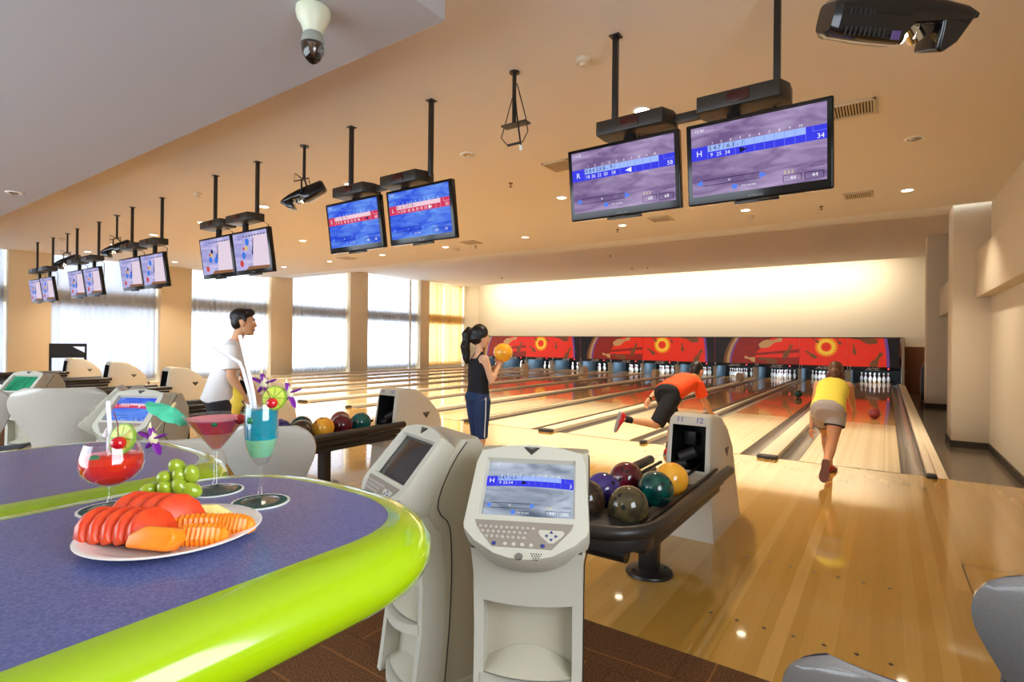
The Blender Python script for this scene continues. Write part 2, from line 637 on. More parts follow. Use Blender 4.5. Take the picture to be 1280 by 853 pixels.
def curtain(a, b_, name, label, mt, z0, z1, amp=0.035, wl=0.2, x=XL - 0.03):
    f = MB()
    t = bmesh.new()
    n = int((b_ - a) / wl * 8)
    ph = random.random() * 6
    rows = []
    for z in (z0, z0 + 0.6, 1.6, 2.6, 3.6, z1 - 0.12, z1):
        s = 0.75 + 0.25 * math.sin(z * 1.3 + ph)
        rows.append([t.verts.new((x + s * amp * math.sin(2 * PI * (a + (b_ - a) * k / n) / wl + 0.8 * math.sin(k * 0.13 + ph)) + 0.012 * math.sin(k * 0.9 + z),
                                  a + (b_ - a) * k / n, z)) for k in range(n + 1)])
    for r0, r1 in zip(rows, rows[1:]):
        for k in range(n):
            t.faces.new((r0[k], r0[k + 1], r1[k + 1], r1[k]))
    f.add(t)
    f.tube([(x, a, z1 - 0.03), (x, b_, z1 - 0.03)], 0.014, 8, 1)
    return tag(f.build(name, [mt, M_alu], None, 80), label, 'curtain')
curtain(-7.3, -3.25, 'sheer_curtain', 'white sheer curtain at the far left edge, left of the first tan pier', M_sheer_dim, 0.06, 4.8)
curtain(-2.15, 0.82, 'sheer_curtain', 'white sheer curtain behind the tan ball return hoods, between first and second pier', M_sheer_dim, 0.06, 4.8)
curtain(1.98, 5.05, 'sheer_curtain', 'white sheer curtain directly behind the man in the white shirt', M_sheer, 0.06, 4.8)
curtain(6.15, 9.14, 'sheer_curtain', 'white sheer curtain just right of the man in white, left of the middle pier', M_sheer, 0.06, 4.8)
curtain(10.32, 13.95, 'sheer_curtain', 'overexposed white sheer curtain left of the golden drapes', M_sheer, 0.06, 4.8)
curtain(14.74, 16.1, 'drape', 'golden drape beside the white pier, left of the bright gap', M_gold, 0.06, 4.84, 0.06, 0.24)
curtain(16.24, 17.9, 'drape', 'golden drape in the far corner against the lit back wall', M_gold, 0.06, 4.84, 0.06, 0.24)

# black display stand by the windows
t = thing('display_stand', 'black panel stand with a triangular gap before the window curtain', 'stand', (-18.0, -2.35, 0), 1.3)
f = MB()
f.prism([(-0.42, 0.9), (-0.42, 1.31), (0.42, 1.31), (0.42, 0.7), (0.37, 0.7), (0.37, 1.22), (0.1, 1.22), (0.37, 1.05), (0.37, 0.9)], -0.03, 0.03, m=0, M=FRONT)
f.build('panel', M_black, t, 30)
for sx in (-0.39, 0.38):
    f = MB()
    f.box((sx, 0, 0.5), (0.06, 0.06, 1.0))
    f.box((sx, 0, 0.02), (0.1, 0.5, 0.04))
    f.build('leg', M_black, t, 30)

# dark upright cart parked behind the far right pier
t = thing('hand_cart', 'narrow black upright cart half hidden behind the far right pier', 'cart', (2.36, 14.3, FL))
f = MB()
f.prism([(-0.16, 0.1), (0.16, 0.1), (0.16, 1.05), (0.08, 1.28), (-0.08, 1.28), (-0.16, 1.05)], -0.2, 0.2, 0.03, 2, M=FRONT)
f.build('body', M_black, t, 40)
for sx in (-0.12, 0.12):
    f = MB()
    f.cyl((sx - 0.02, 0, 0.06), (sx + 0.02, 0, 0.06), 0.06, n=18)
    f.build('wheel', M_satin, t, 40)
# ------------------------------------------------------------------ lanes, gutters, dividers
LL = 17.3      # lane bed runs to here as maple/pine, pins stand on the end of it
def lane_bed(cx):
    f = MB()
    hw = 0.5335
    f.box((0, 2.3, -0.06), (2 * hw, 4.6, 0.12), m=0)
    f.box((0, (4.6 + 19.3) / 2, -0.06), (2 * hw, 19.3 - 4.6, 0.12), m=1)
    for k in range(-3, 4):
        yy = 4.75 - abs(k) * 0.28
        x = k * 0.137
        f.quad([(x - 0.018, yy - 0.15, 0.0012), (x + 0.018, yy - 0.15, 0.0012), (x, yy, 0.0012)], 2)
    for k in (-4, -3, -2, 2, 3, 4):
        t = bmesh.new()
        bmesh.ops.create_circle(t, cap_ends=True, segments=8, radius=0.01)
        f.add(t, 2, T(k * 0.1, 2.1, 0.001))
    f.box((0, 0.004, -0.02), (2 * hw, 0.012, 0.045), m=2)      # foul line
    return f.mesh('lane_bed', [M_lane, M_lane2, M_dot], 30)
def gutter():
    f = MB()
    n = 10
    r = 0.1135
    pr_ = [(r * math.cos(PI + PI * k / n), r * 0.8 * math.sin(PI + PI * k / n)) for k in range(n + 1)]
    out_ = [(x * 1.03, z * 1.08 - 0.004) for x, z in pr_]
    rings = []
    for y in (0.0, 19.2):
        rings.append([V((x, y, z - 0.012)) for x, z in pr_] + [V((x, y, z - 0.012)) for x, z in reversed(out_)])
    f.loft(rings)
    return f.mesh('gutter', M_gut, 60)
ME_bed = lane_bed(0)
ME_gut = gutter()
SIDE = {1: 'leftmost', 12: 'rightmost'}
for n in range(1, 13):
    p = (12 - n) // 2
    cx = -W * p + (0.894 if n % 2 == 0 else -0.894)
    t = thing('bowling_lane', ('bowling lane ending under mask number %d, %s' % (n, {12: 'the rightmost, with the red ball rolling on it', 11: 'with the green ball rolling on it', 1: 'leftmost, along the curtains'}.get(n, '%s from the right' % ORD[12 - n]))), 'bowling lane', (cx, 0, 0), 0, 'bowling lanes')
    ob('lane_bed', ME_bed, t)
    for s in (-1, 1):
        g = ob('gutter', ME_gut, t, (s * 0.6515, 0, 0))
# dividers between lanes: wide ones carry the ball return, narrow ones do not
M_end = pm('divider_rubber', S(44, 38, 32), 0.5)
def divider(cx, w, label, board=0.0):
    t = thing('lane_divider', label, 'lane divider', (cx, 0, 0), 0, 'lane dividers')
    f = MB()
    f.box((0, 8.7, -0.02), (w - 0.012, 17.4, 0.13), 0.012)
    f.build('capping', M_cap, t, 30)
    f = MB()
    f.box((0, -0.035, 0.012), (w + 0.01, 0.13, 0.066), 0.022, 3)
    f.build('end_cap', M_end, t, 40)
    if board:
        f = MB()
        f.box((w / 2 + board / 2, 8.7, -0.21), (board, 17.4, 0.42), 0.006)
        f.build('side_board', M_cap, t, 30)
for p in range(6):
    a, b_ = 11 - 2 * p, 12 - 2 * p
    divider(-W * p, 0.236, 'wide maple capping with black rubber end between lanes %d and %d' % (a, b_))
    if p < 5:
        divider(-W * p - 1.702, 0.079, 'narrow capping strip with black end between lanes %d and %d' % (a - 1, a))
divider(1.712, 0.09, 'maple capping along the right edge of the rightmost lane', 0.11)
divider(-W * 5 - 1.72, 0.09, 'maple capping along the left edge of the leftmost lane by the curtains')

# beige hoods on the dividers near the pins
M_beige = pm('beige_plastic', S(200, 178, 148), 0.45)
for p, y, yl in ((1, 14.5, '9 and 10'), (2, 14.6, '7 and 8'), (3, 14.6, '5 and 6'), (4, 14.8, '3 and 4')):
    f = MB()
    f.prism([(-0.2, 0), (-0.2, 0.22), (-0.1, 0.33), (0.12, 0.33), (0.24, 0.2), (0.24, 0)], -0.1, 0.1, 0.02, 2, M=RZ(PI / 2) @ RX(PI / 2))
    o = f.build('guide_hood', M_beige, None, 40, (-W * p, y, 0.045))
    tag(o, 'small beige hood on the capping between lanes %s near the pins' % yl, 'hood', 'hoods on the cappings')

# ------------------------------------------------------------------ pins
PIN = [(0, 0), (0.026, 0), (0.036, 0.019), (0.0496, 0.057), (0.0573, 0.086), (0.0605, 0.114), (0.058, 0.149), (0.047, 0.184), (0.0314, 0.219), (0.025, 0.238), (0.0228, 0.254), (0.0237, 0.276), (0.025, 0.298), (0.0292, 0.325), (0.0322, 0.343), (0.031, 0.36), (0.024, 0.374), (0.012, 0.381), (0, 0.3815)]
M_pin = pm('pin_white', S(240, 242, 245), 0.2)
M_pinred = pm('pin_red', S(190, 40, 40), 0.3)
f = MB()
f.lathe(PIN, 16)
for f_ in f.bm.faces:
    zc = f_.calc_center_median().z
    f_.material_index = 1 if (0.24 < zc < 0.262 or 0.28 < zc < 0.30) else 0
ME_pin = f.mesh('bowling_pin', [M_pin, M_pinred], 60)
RACK = [('rightmost', '')] + [(ORD[i], ' from the right') for i in range(1, 11)] + [('leftmost', '')]
for n in range(1, 13):
    p = (12 - n) // 2
    cx = -W * p + (0.894 if n % 2 == 0 else -0.894)
    for r in range(4):
        for k in range(r + 1):
            o = ob('bowling_pin', ME_pin, None, (cx + (k - r / 2) * 0.3048, 18.2 + r * 0.264, 0.0))
            tag(o, 'white bowling pin with red neck stripes in the %s pin rack%s' % (RACK[12 - n]), 'bowling pin', 'pins in the %s rack%s' % RACK[12 - n])

# ------------------------------------------------------------------ pinsetter masks
YM, ZM0, ZM1 = 17.5, 0.655, 1.79
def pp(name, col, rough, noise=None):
    """print with an added glow of its own colour"""
    return pm(name, col, rough, noise=noise, emit=col, estr=0.42)  # emission stands in for brighter light on the panels
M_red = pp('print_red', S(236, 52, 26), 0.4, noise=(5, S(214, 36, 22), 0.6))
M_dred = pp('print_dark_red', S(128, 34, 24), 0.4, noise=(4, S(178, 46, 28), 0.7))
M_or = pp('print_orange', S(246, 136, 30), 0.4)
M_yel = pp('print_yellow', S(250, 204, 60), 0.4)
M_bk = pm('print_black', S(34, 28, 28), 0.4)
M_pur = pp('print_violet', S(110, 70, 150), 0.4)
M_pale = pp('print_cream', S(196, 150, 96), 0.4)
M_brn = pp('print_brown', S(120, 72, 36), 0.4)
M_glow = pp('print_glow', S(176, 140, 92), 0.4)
ART = [M_red, M_dred, M_or, M_yel, M_bk, M_pur, M_pale, M_brn, M_glow]
PINOUT = [(r, z) for r, z in PIN[1:-1]]
def art_pin(f, cx, cz, ln, ang, m, lay):
    k = ln / 0.381
    pts = [(r * k * 1.1, (z - 0.19) * k) for r, z in PINOUT] + [(-r * k * 1.1, (z - 0.19) * k) for r, z in reversed(PINOUT)]
    ca, sa = math.cos(ang), math.sin(ang)
    out_ = []
    for x, z in pts:
        X, Z = cx + x * ca - z * sa, cz + x * sa + z * ca
        out_.append((max(-0.846, min(0.846, X)), -0.002 - 0.002 * lay, max(-0.56, min(0.56, Z))))
    f.quad(out_, m)
def art_disc(f, cx, cz, r, m, lay, n=28, star=0.0):
    pts = []
    for k in range(n):
        rr = r * (1 + (star if k % 2 else -star))
        X, Z = cx + rr * math.cos(2 * PI * k / n), cz + rr * math.sin(2 * PI * k / n)
        pts.append((max(-0.846, min(0.846, X)), -0.002 - 0.002 * lay, max(-0.56, min(0.56, Z))))
    f.quad(pts, m)
def art_arc(f, x0, m, lay, k=0.28, w=1.0, right=True):
    """everything on one side of a bowed line running down the panel"""
    pts = []
    for i in range(11):
        z = -0.56 + 1.12 * i / 10
        pts.append((x0 + (k * (1 - (z / 0.56 + 1) ** 2 / 4)), -0.002 - 0.002 * lay, z))
    e = 0.846 if right else -0.846
    pts += [(e, -0.002 - 0.002 * lay, 0.56), (e, -0.002 - 0.002 * lay, -0.56)]
    f.quad(pts, m)
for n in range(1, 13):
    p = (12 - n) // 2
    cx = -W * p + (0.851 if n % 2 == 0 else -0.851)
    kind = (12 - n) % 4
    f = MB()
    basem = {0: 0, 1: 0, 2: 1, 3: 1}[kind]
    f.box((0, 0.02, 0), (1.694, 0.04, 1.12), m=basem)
    if kind == 0:      # dark pins over red, black planet at the right
        art_pin(f, -0.3, 0.52, 0.9, 1.35, 7, 1)
        art_pin(f, -0.62, 0.1, 0.4, 0.12, 7, 1)
        art_pin(f, 0.1, -0.33, 0.75, -0.5, 7, 2)
        art_arc(f, 0.34, 5, 3, 0.1)
        art_arc(f, 0.44, 4, 4, 0.1)
    elif kind == 1:    # glowing ball bursting
        art_disc(f, 0.12, 0.2, 0.40, 2, 1, 44, 0.05)
        art_disc(f, 0.12, 0.2, 0.32, 3, 2, 36, 0.05)
        art_disc(f, 0.12, 0.2, 0.2, 2, 3)
        art_disc(f, 0.12, 0.2, 0.165, 0, 4)
        art_pin(f, -0.42, -0.12, 0.5, 0.95, 7, 2)
        art_pin(f, -0.25, 0.45, 0.3, 0.9, 7, 2)
        art_pin(f, 0.55, 0.42, 0.3, 0.6, 7, 2)
    elif kind == 2:    # pins flying over dark red streaks
        f.quad([(-0.846, -0.002, -0.1), (0.846, -0.002, 0.1), (0.846, -0.002, 0.56), (-0.2, -0.002, 0.56)], 0)
        art_pin(f, -0.25, 0.36, 0.95, -1.25, 6, 1)
        art_pin(f, 0.42, -0.02, 0.66, -0.5, 7, 2)
        f.quad([(-0.846, -0.003, -0.2), (0.846, -0.003, -0.05), (0.846, -0.003, -0.25), (-0.846, -0.003, -0.3)], 0)
        art_pin(f, -0.35, -0.4, 0.75, 1.3, 7, 2)
    else:              # black planet with a lit rim at the left
        art_pin(f, 0.7, -0.36, 0.6, 1.3, 6, 1)
        art_arc(f, 0.22, 5, 2, -0.34, right=False)
        art_arc(f, 0.16, 8, 3, -0.36, right=False)
        art_arc(f, 0.03, 7, 4, -0.36, right=False)
        art_arc(f, -0.08, 4, 5, -0.38, right=False)
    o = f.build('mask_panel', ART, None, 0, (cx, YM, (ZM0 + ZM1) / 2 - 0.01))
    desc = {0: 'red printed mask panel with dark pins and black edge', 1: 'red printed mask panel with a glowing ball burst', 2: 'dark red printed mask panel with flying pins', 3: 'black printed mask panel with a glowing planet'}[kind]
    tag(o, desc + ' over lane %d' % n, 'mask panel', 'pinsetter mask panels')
# sign bar, numbers, logos and lamps
M_wtxt = pm('white_lettering', S(244, 244, 244), 0.5)
M_led = em('red_lamp', (1.0, 0.04, 0.05, 1), 6.0)
for n in range(1, 13):
    p = (12 - n) // 2
    cx = -W * p + (0.851 if n % 2 == 0 else -0.851)
    t = thing('sign_bar', 'black sign bar with white lane number %d and a red lamp' % n, 'sign', (cx, YM, 0.59), 0, 'sign bars over the pins')
    f = MB()
    f.box((0, 0.05, 0), (1.70, 0.1, 0.15), 0.005)
    f.build('bar', M_black, t, 30)
    f = MB()
    f.text(str(n), 0.17, T(-0.80 if n > 9 else -0.82, -0.004, -0.0) @ FRONT, 0)
    f.build('lane_number', M_wtxt, t, 0)
    f = MB()
    f.text('AMF', 0.15, T(-0.02, -0.004, -0.01) @ FRONT @ Matrix.Diagonal((1.45, 0.8, 1, 1)), 0, shear=0.35)
    f.quad([(-0.26, -0.003, -0.062), (0.24, -0.003, -0.062), (0.22, -0.003, -0.072), (-0.28, -0.003, -0.072)])
    f.build('logo', M_wtxt, t, 0)
    f = MB()
    f.ell((0.5, -0.004, 0.0), (0.022, 0.012, 0.022))
    f.build('lamp', M_led, t, 60)
# pit: kickbacks, back curtain, housing
M_kick = pm('kickback_blue', S(104, 128, 148), 0.4)
M_kickw = pm('kickback_grey', S(176, 172, 158), 0.4)
M_pit = pm('pit_black', S(12, 12, 14), 0.6)
for i in range(13):
    x = 1.73 - 1.702 * i
    t = thing('kickback', {0: 'white kickback post at the right end of the pinsetters', 12: 'kickback at the left end of the pinsetters by the drapes'}.get(i, 'blue grey kickback between the pin racks of lanes %d and %d' % (12 - i, 13 - i)), 'kickback', (x, 17.5, 0), 0, 'kickbacks between pin racks')
    f = MB()
    wdt = 0.2 if i % 2 else 0.12
    if i == 0:
        f.box((0.07, 0.35, 0.62), (0.09, 0.9, 2.36), 0.01)
        f.build('post', M_kickw, t, 30)
    else:
        f.box((0, 0.85, 0.24), (wdt, 1.7, 0.56), 0.01)
        f.build('side_plate', M_kick, t, 30)
        f = MB()
        f.prism([(0.05, -0.1), (0.03, 0.2), (-0.06, 0.46), (-0.16, 0.5), (-0.08, 0.3), (-0.1, -0.1)], -wdt * 0.55, wdt * 0.55, 0.01, 2, M=RZ(PI / 2) @ RX(PI / 2))
        f.build('nose', M_kickw, t, 40)
f = MB()
f.quad([(-18.9, 19.34, FL), (1.8, 19.34, FL), (1.8, 19.34, 1.0), (-18.9, 19.34, 1.0)])
f.quad([(-18.9, 17.62, 0.675), (1.8, 17.62, 0.675), (1.8, 19.34, 0.675), (-18.9, 19.34, 0.675)])
f.box((-8.55, 18.45, 1.8), (20.7, 1.75, 0.02))
f.quad([(1.79, 17.56, -0.3), (1.79, 19.34, -0.3), (1.79, 19.34, 1.8), (1.79, 17.56, 1.8)])
f.quad([(-18.9, 17.56, -0.3), (-18.9, 19.34, -0.3), (-18.9, 19.34, 1.8), (-18.9, 17.56, 1.8)])
o = f.build('pinsetter_housing', M_pit, None, 0)
tag(o, 'black pinsetter housing behind the printed mask panels', 'pinsetter')
# ------------------------------------------------------------------ screens
E_blue = em('screen_blue', S(62, 64, 226), 1.0)
E_lblue = em('screen_pale_blue', S(158, 184, 246), 1.0)
E_white = em('screen_white', S(240, 240, 250), 1.0)
E_dark = em('screen_dark', S(30, 28, 60), 1.0)
E_line = em('screen_line', S(120, 130, 240), 1.0)
E_red = em('screen_red', S(206, 62, 96), 1.0)
E_pink = em('screen_pale_pink', S(236, 200, 214), 1.0)
E_yel = em('screen_yellow', S(236, 220, 120), 1.0)
E_arrow = em('screen_arrow', S(88, 130, 240), 1.0)
E_violet = em_clouds('screen_violet_clouds', S(112, 90, 134), S(178, 158, 196), 1.0)
E_bluec = em_clouds('screen_blue_clouds', S(46, 76, 216), S(112, 160, 240), 1.0)
E_grey = em_clouds('screen_grey_clouds', S(92, 104, 122), S(196, 206, 222), 1.0, (3, 1, 12))
E_greenc = em_clouds('screen_green', S(24, 90, 70), S(70, 190, 140), 1.0, (3, 1, 2))
E_lane = em('screen_lane_pink', S(226, 208, 222), 1.0)
E_lane2 = em('screen_lane_line', S(186, 160, 196), 1.0)
E_lilac = em_clouds('screen_lilac', S(150, 150, 206), S(206, 196, 232), 1.0)
E_brown = em('screen_brown', S(140, 96, 66), 1.0)
E_fig1 = em('screen_figure_blue', S(64, 120, 220), 1.0)
E_fig2 = em('screen_figure_yellow', S(214, 190, 96), 1.0)
E_fig3 = em('screen_figure_red', S(200, 70, 70), 1.0)
SCR = [E_violet, E_blue, E_lblue, E_white, E_dark, E_line, E_yel, E_arrow]
SCR_RED = [E_bluec, E_red, E_pink, E_white, E_dark, E_pink, E_lblue, E_arrow]
SCR_GREY = [E_grey, E_blue, E_lblue, E_white, E_dark, E_line, E_yel, E_arrow]
SCR_VID = [E_lilac, E_lane, E_lane2, E_brown, E_fig1, E_fig2, E_fig3, E_dark]

class Scr:
    """a picture on a screen: u to the right, v down, both 0..1; faces -y"""
    def __init__(s, w, h, M, bulge=0.0):
        s.w, s.h, s.M, s.f, s.b = w, h, M, MB(), bulge
        n = 8
        if bulge:
            t = bmesh.new()
            g = [[t.verts.new(s.p(i / n, j / n, 0)) for i in range(n + 1)] for j in range(n + 1)]
            for j in range(n):
                for i in range(n):
                    t.faces.new((g[j][i], g[j + 1][i], g[j + 1][i + 1], g[j][i + 1]))
            s.f.add(t, 0, M)
        else:
            s.rect(0, 0, 1, 1, 0, 0)
    def p(s, u, v, lay):
        return ((u - 0.5) * s.w, -0.0007 * lay - s.b * (1 - (2 * u - 1) ** 2) * (1 - (2 * v - 1) ** 2), (0.5 - v) * s.h)
    def rect(s, u0, v0, u1, v1, m, lay):
        if s.b and lay:
            n = max(1, int((u1 - u0) * 10))
            for i in range(n):
                a, b_ = u0 + (u1 - u0) * i / n, u0 + (u1 - u0) * (i + 1) / n
                s.f.quad([s.p(a, v1, lay), s.p(b_, v1, lay), s.p(b_, v0, lay), s.p(a, v0, lay)], m, s.M)
        else:
            s.f.quad([s.p(u0, v1, lay), s.p(u1, v1, lay), s.p(u1, v0, lay), s.p(u0, v0, lay)], m, s.M)
    def poly(s, pts, m, lay):
        s.f.quad([s.p(u, v, lay) for u, v in pts], m, s.M)
    def txt(s, u, v, body, size, m, lay, align='CENTER'):
        x, y, z = s.p(u, v, lay)
        s.f.text(body, size * s.h, s.M @ T(x, y, z) @ FRONT, m, align)
def score_screen(w, h, M, name, rolls, sums, total, box, arrow, clock, mats, parent, bulge=0.0, nm='screen'):
    s = Scr(w, h, M, bulge)
    L = 1.5 if not bulge else 4
    s.rect(0, 0.285, 1, 0.475, 1, L)
    s.rect(0.135, 0.285, 0.86, 0.375, 2, L * 2)
    s.txt(0.065, 0.385, name, 0.12, 3, L * 3)
    k = len(rolls)
    for i, ch in enumerate(rolls):
        s.txt(0.155 + 0.036 * i, 0.332, ch, 0.09, 4, L * 3)
    for u, b_ in sums:
        s.txt(u, 0.425, b_, 0.075, 3, L * 3)
    s.txt(0.985, 0.43, total, 0.09, 3, L * 3, 'RIGHT')
    for i in range(11):
        u = 0.135 + 0.0725 * i
        s.rect(u - 0.0015, 0.285, u + 0.0015, 0.475, 5, L * 4)
        if 1 <= i:
            s.txt(u - 0.036, 0.255, str(i), 0.05, 3, L)
    s.rect(0.905, 0.355, 1, 0.361, 5, L * 2)
    s.rect(0.905, 0.285, 0.908, 0.361, 5, L * 2)
    a = arrow
    if a[1] > 0:
        s.poly([(a[0], 0.465), (a[0] + 0.06, 0.425), (a[0], 0.385)], a[2], L * 4)
    else:
        s.poly([(a[0] + 0.06, 0.465), (a[0] + 0.06, 0.385), (a[0], 0.425)], a[2], L * 4)
    # aiming bar with two arrow heads
    for v in (0.775, 0.855):
        s.rect(0.085, v - 0.004, 0.53, v + 0.004, 4, L)
    s.poly([(0.03, 0.815), (0.085, 0.86), (0.085, 0.77)], 7, L * 2)
    s.poly([(0.53, 0.86), (0.585, 0.815), (0.53, 0.77)], 7, L * 2)
    s.txt(0.30, 0.815, name, 0.05, 3, L)
    pts = [(0.34 + 0.022 * math.cos(q * PI / 8) , 0.92 + 0.035 * math.sin(-q * PI / 8)) for q in range(16)]
    s.poly(pts, 7, L)
    s.txt(0.45, 0.925, 'Full stroke', 0.045, 3, L)
    for u in (0.70, 0.85):
        s.rect(u, 0.961, u + 0.13, 0.966, 4, L)
        s.rect(u + 0.126, 0.875, u + 0.13, 0.965, 4, L)
        s.rect(u, 0.872, u + 0.13, 0.879, 4, L)
        s.rect(u, 0.875, u + 0.004, 0.965, 4, L)
        s.txt(u + 0.07, 0.92, box, 0.075, 3, L * 2)
    s.rect(0.89, 0.80, 0.985, 0.806, 4, L)
    for q in range(3):
        s.txt(0.715 + 0.026 * q, 0.835, '5', 0.06, 6, L)
    s.txt(0.03, 0.055, clock, 0.06, 3, L, 'LEFT')
    return s.f.build(nm, mats, parent, 0)
def video_screen(w, h, M, parent, fig):
    s = Scr(w, h, M)
    s.poly([(0.5, 1.0), (1.0, 1.0), (1.0, 0.12), (0.62, 0.12)], 1, 1)
    for q in range(6):
        s.poly([(0.54 + q * 0.09, 1.0), (0.545 + q * 0.09, 1.0), (0.655 + q * 0.062, 0.15), (0.65 + q * 0.062, 0.15)], 2, 2)
    for q in range(8):
        u = 0.3 + q * 0.085
        s.poly([(u, 0.09), (u + 0.03, 0.13), (u + 0.065, 0.085)], 7, 3)
    s.poly([(0.3, 1.0), (1.0, 1.0), (1.0, 0.93), (0.4, 0.91)], 3, 3)
    s.poly([(0.52, 0.6), (0.6, 0.16), (0.615, 0.16), (0.55, 0.62)], 7, 3)
    for k, (u, v, r, m) in enumerate(fig):
        s.poly([(u + r * 0.8 * math.cos(-q * PI / 8), v + r * 1.3 * math.sin(q * PI / 8)) for q in range(16)], m, 4 + k)
    return s.f.build('screen', SCR_VID, parent, 0)

# ------------------------------------------------------------------ monitors hung from the ceiling
M_tv = pm('tv_black', S(16, 15, 16), 0.16)
M_tvback = pm('tv_back', S(26, 24, 24), 0.5)
M_boxg = pm('dark_bronze_box', S(46, 40, 34), 0.4)
M_rdisp = pm('red_display', S(58, 16, 10), 0.3)
M_logo = pm('grey_lettering', S(150, 150, 155), 0.4)
def monitor(cx, y, ztop_pole, zb, lab, polex, boxspan, content, tilt=0.14, w=0.965, h=0.60, zbox=3.215, far=False):
    t = thing('hanging_monitor', lab, 'monitor', (cx, y, ztop_pole), 0, 'monitors hung over the approach')
    zt = ztop_pole
    f = MB()
    f.box((polex - cx, 0.02, (zbox + 0.05 - zt) / 2 - 0.0), (0.045, 0.045, zt - zbox - 0.05), 0.004)
    f.box((polex - cx, 0.02, -0.006), (0.09, 0.09, 0.008), 0.002)
    f.build('pole', M_satin, t, 30)
    f = MB()
    x0, x1 = boxspan[0] - cx, boxspan[1] - cx
    f.prism([(x0, -0.12), (x1, -0.12), (x1 + 0.05, 0.0), (x1 + 0.05, 0.12), (x0 + 0.03, 0.12), (x0, 0.05)], zbox - zt, zbox + 0.115 - zt, 0.006, 2)
    bx = f.build('control_box', M_boxg, t, 30)
    f = MB()
    f.box((x0 + 0.52 * (x1 - x0), -0.121, zbox + 0.06 - zt), (0.15, 0.012, 0.075), 0.003)
    f.build('display_window', M_rdisp, bx, 30)
    X = T(0, 0, zb - zt) @ RX(tilt) @ T(0, 0, h / 2)
    f = MB()
    f.box((0, 0.035, 0), (w, 0.07, h), 0.012, 3, 0, X)
    f.box((0, 0.085, 0), (w * 0.7, 0.05, h * 0.6), 0.015, 2, 1, X)
    f.box((0, 0.03, -h / 2 - 0.012), (0.3, 0.035, 0.02), 0.004, 2, 0, X)
    hs = f.build('housing', [M_tv, M_tvback], t, 30)
    f = MB()
    f.text('SAMSUNG', 0.022, X @ T(0, -0.002, -h / 2 + 0.026) @ FRONT)
    f.build('logo', M_logo, hs, 0)
    f = MB()
    f.box((x0 + 0.4 * (x1 - x0), 0.06, zb + h * 0.75 - zt + (zbox - zb - h * 0.75) / 2), (0.09, 0.05, zbox - zb - h * 0.75 + 0.02), 0.004)
    f.build('bracket', M_black, t, 30)
    f = MB()
    f.tube([(0.1, 0.06, zbox - zt), (0.16, 0.12, zbox - 0.05 - zt), (0.12, 0.13, zb + 0.4 - zt)], 0.006, 6)
    f.build('cable', M_black, t, 30)
    SM = X @ T(0, -0.0015, 0.018)
    content(SM, t, w - 0.075, h - 0.095)
    return t
def beam(x0, x1, y, z, lanes):
    f = MB()
    f.box(((x0 + x1) / 2, y + 0.05, z), (x1 - x0, 0.05, 0.07), 0.005)
    tag(f.build('mounting_beam', M_boxg, None, 30), 'dark crossbar joining the two monitor boxes over lanes ' + lanes, 'mounting bar', 'crossbars between monitors')
def sc(*a):
    return lambda M, t, w, h: score_screen(w, h, M, *a, parent=t)
def vid(fig):
    return lambda M, t, w, h: video_screen(w, h, M, t, fig)
FIG1 = [(0.24, 0.72, 0.16, 0), (0.3, 0.58, 0.07, 4), (0.38, 0.36, 0.05, 7), (0.36, 0.46, 0.045, 5), (0.3, 0.44, 0.035, 6), (0.18, 0.84, 0.065, 6), (0.5, 0.62, 0.07, 4), (0.53, 0.5, 0.04, 4)]
FIG2 = [(0.24, 0.72, 0.16, 0), (0.28, 0.6, 0.07, 4), (0.42, 0.26, 0.075, 4), (0.38, 0.42, 0.05, 5), (0.3, 0.42, 0.035, 6), (0.2, 0.82, 0.07, 6)]
monitor(0.495, -3.62, ZC, 2.552, 'large score monitor showing player H, right of the nearest pair', 0.622, (0.10, 0.66),
        sc('H', '547/63-/', [(0.165, '9'), (0.225, '25'), (0.29, '34')], '34', '44', (0.385, 1, 4), '12:30', SCR))
monitor(-0.525, -3.62, ZC, 2.556, 'score monitor showing player R, left of the nearest pair', -0.613, (-0.72, -0.16),
        sc('R', 'X842X8-9/', [(0.165, '18'), (0.225, '26'), (0.285, '32'), (0.35, '50'), (0.43, '58')], '58', '68', (0.545, -1, 3), '11:23', SCR))
beam(-0.15, 0.12, -3.62, 3.27, '11 and 12')
monitor(-2.86, -3.58, ZC, 2.565, 'score monitor with red player L band, over lane 10', -2.756, (-3.40, -2.85),
        sc('L', '4-6/27/8-', [(0.165, '4'), (0.215, '12'), (0.265, '20'), (0.34, '28'), (0.41, '36'), (0.48, '38'), (0.55, '47'), (0.62, '53')], '53', '53', (0.67, 1, 3), '10:10', SCR_RED))
monitor(-3.94, -3.58, ZC, 2.565, 'score monitor with red player E band, over lane 9', -4.068, (-4.24, -3.69),
        sc('E', '7-1/8-9-', [(0.165, '7'), (0.215, '9'), (0.265, '17'), (0.34, '18'), (0.41, '26'), (0.48, '32'), (0.55, '40'), (0.62, '48')], '48', '48', (0.75, -1, 4), '9:10', SCR_RED))
beam(-3.70, -3.38, -3.58, 3.27, '9 and 10')
rows = [(-6.3, -7.29, -3.50, -6.267, -7.469, 2.45, '8', '7'), (-9.86, -10.84, -3.36, -9.68, -10.987, 2.43, '6', '5'),
        (-13.34, -14.34, -3.2, -13.198, -14.544, 2.43, '4', '3'), (-16.7, -17.68, -3.12, -16.553, -17.811, 2.42, '2', '1')]
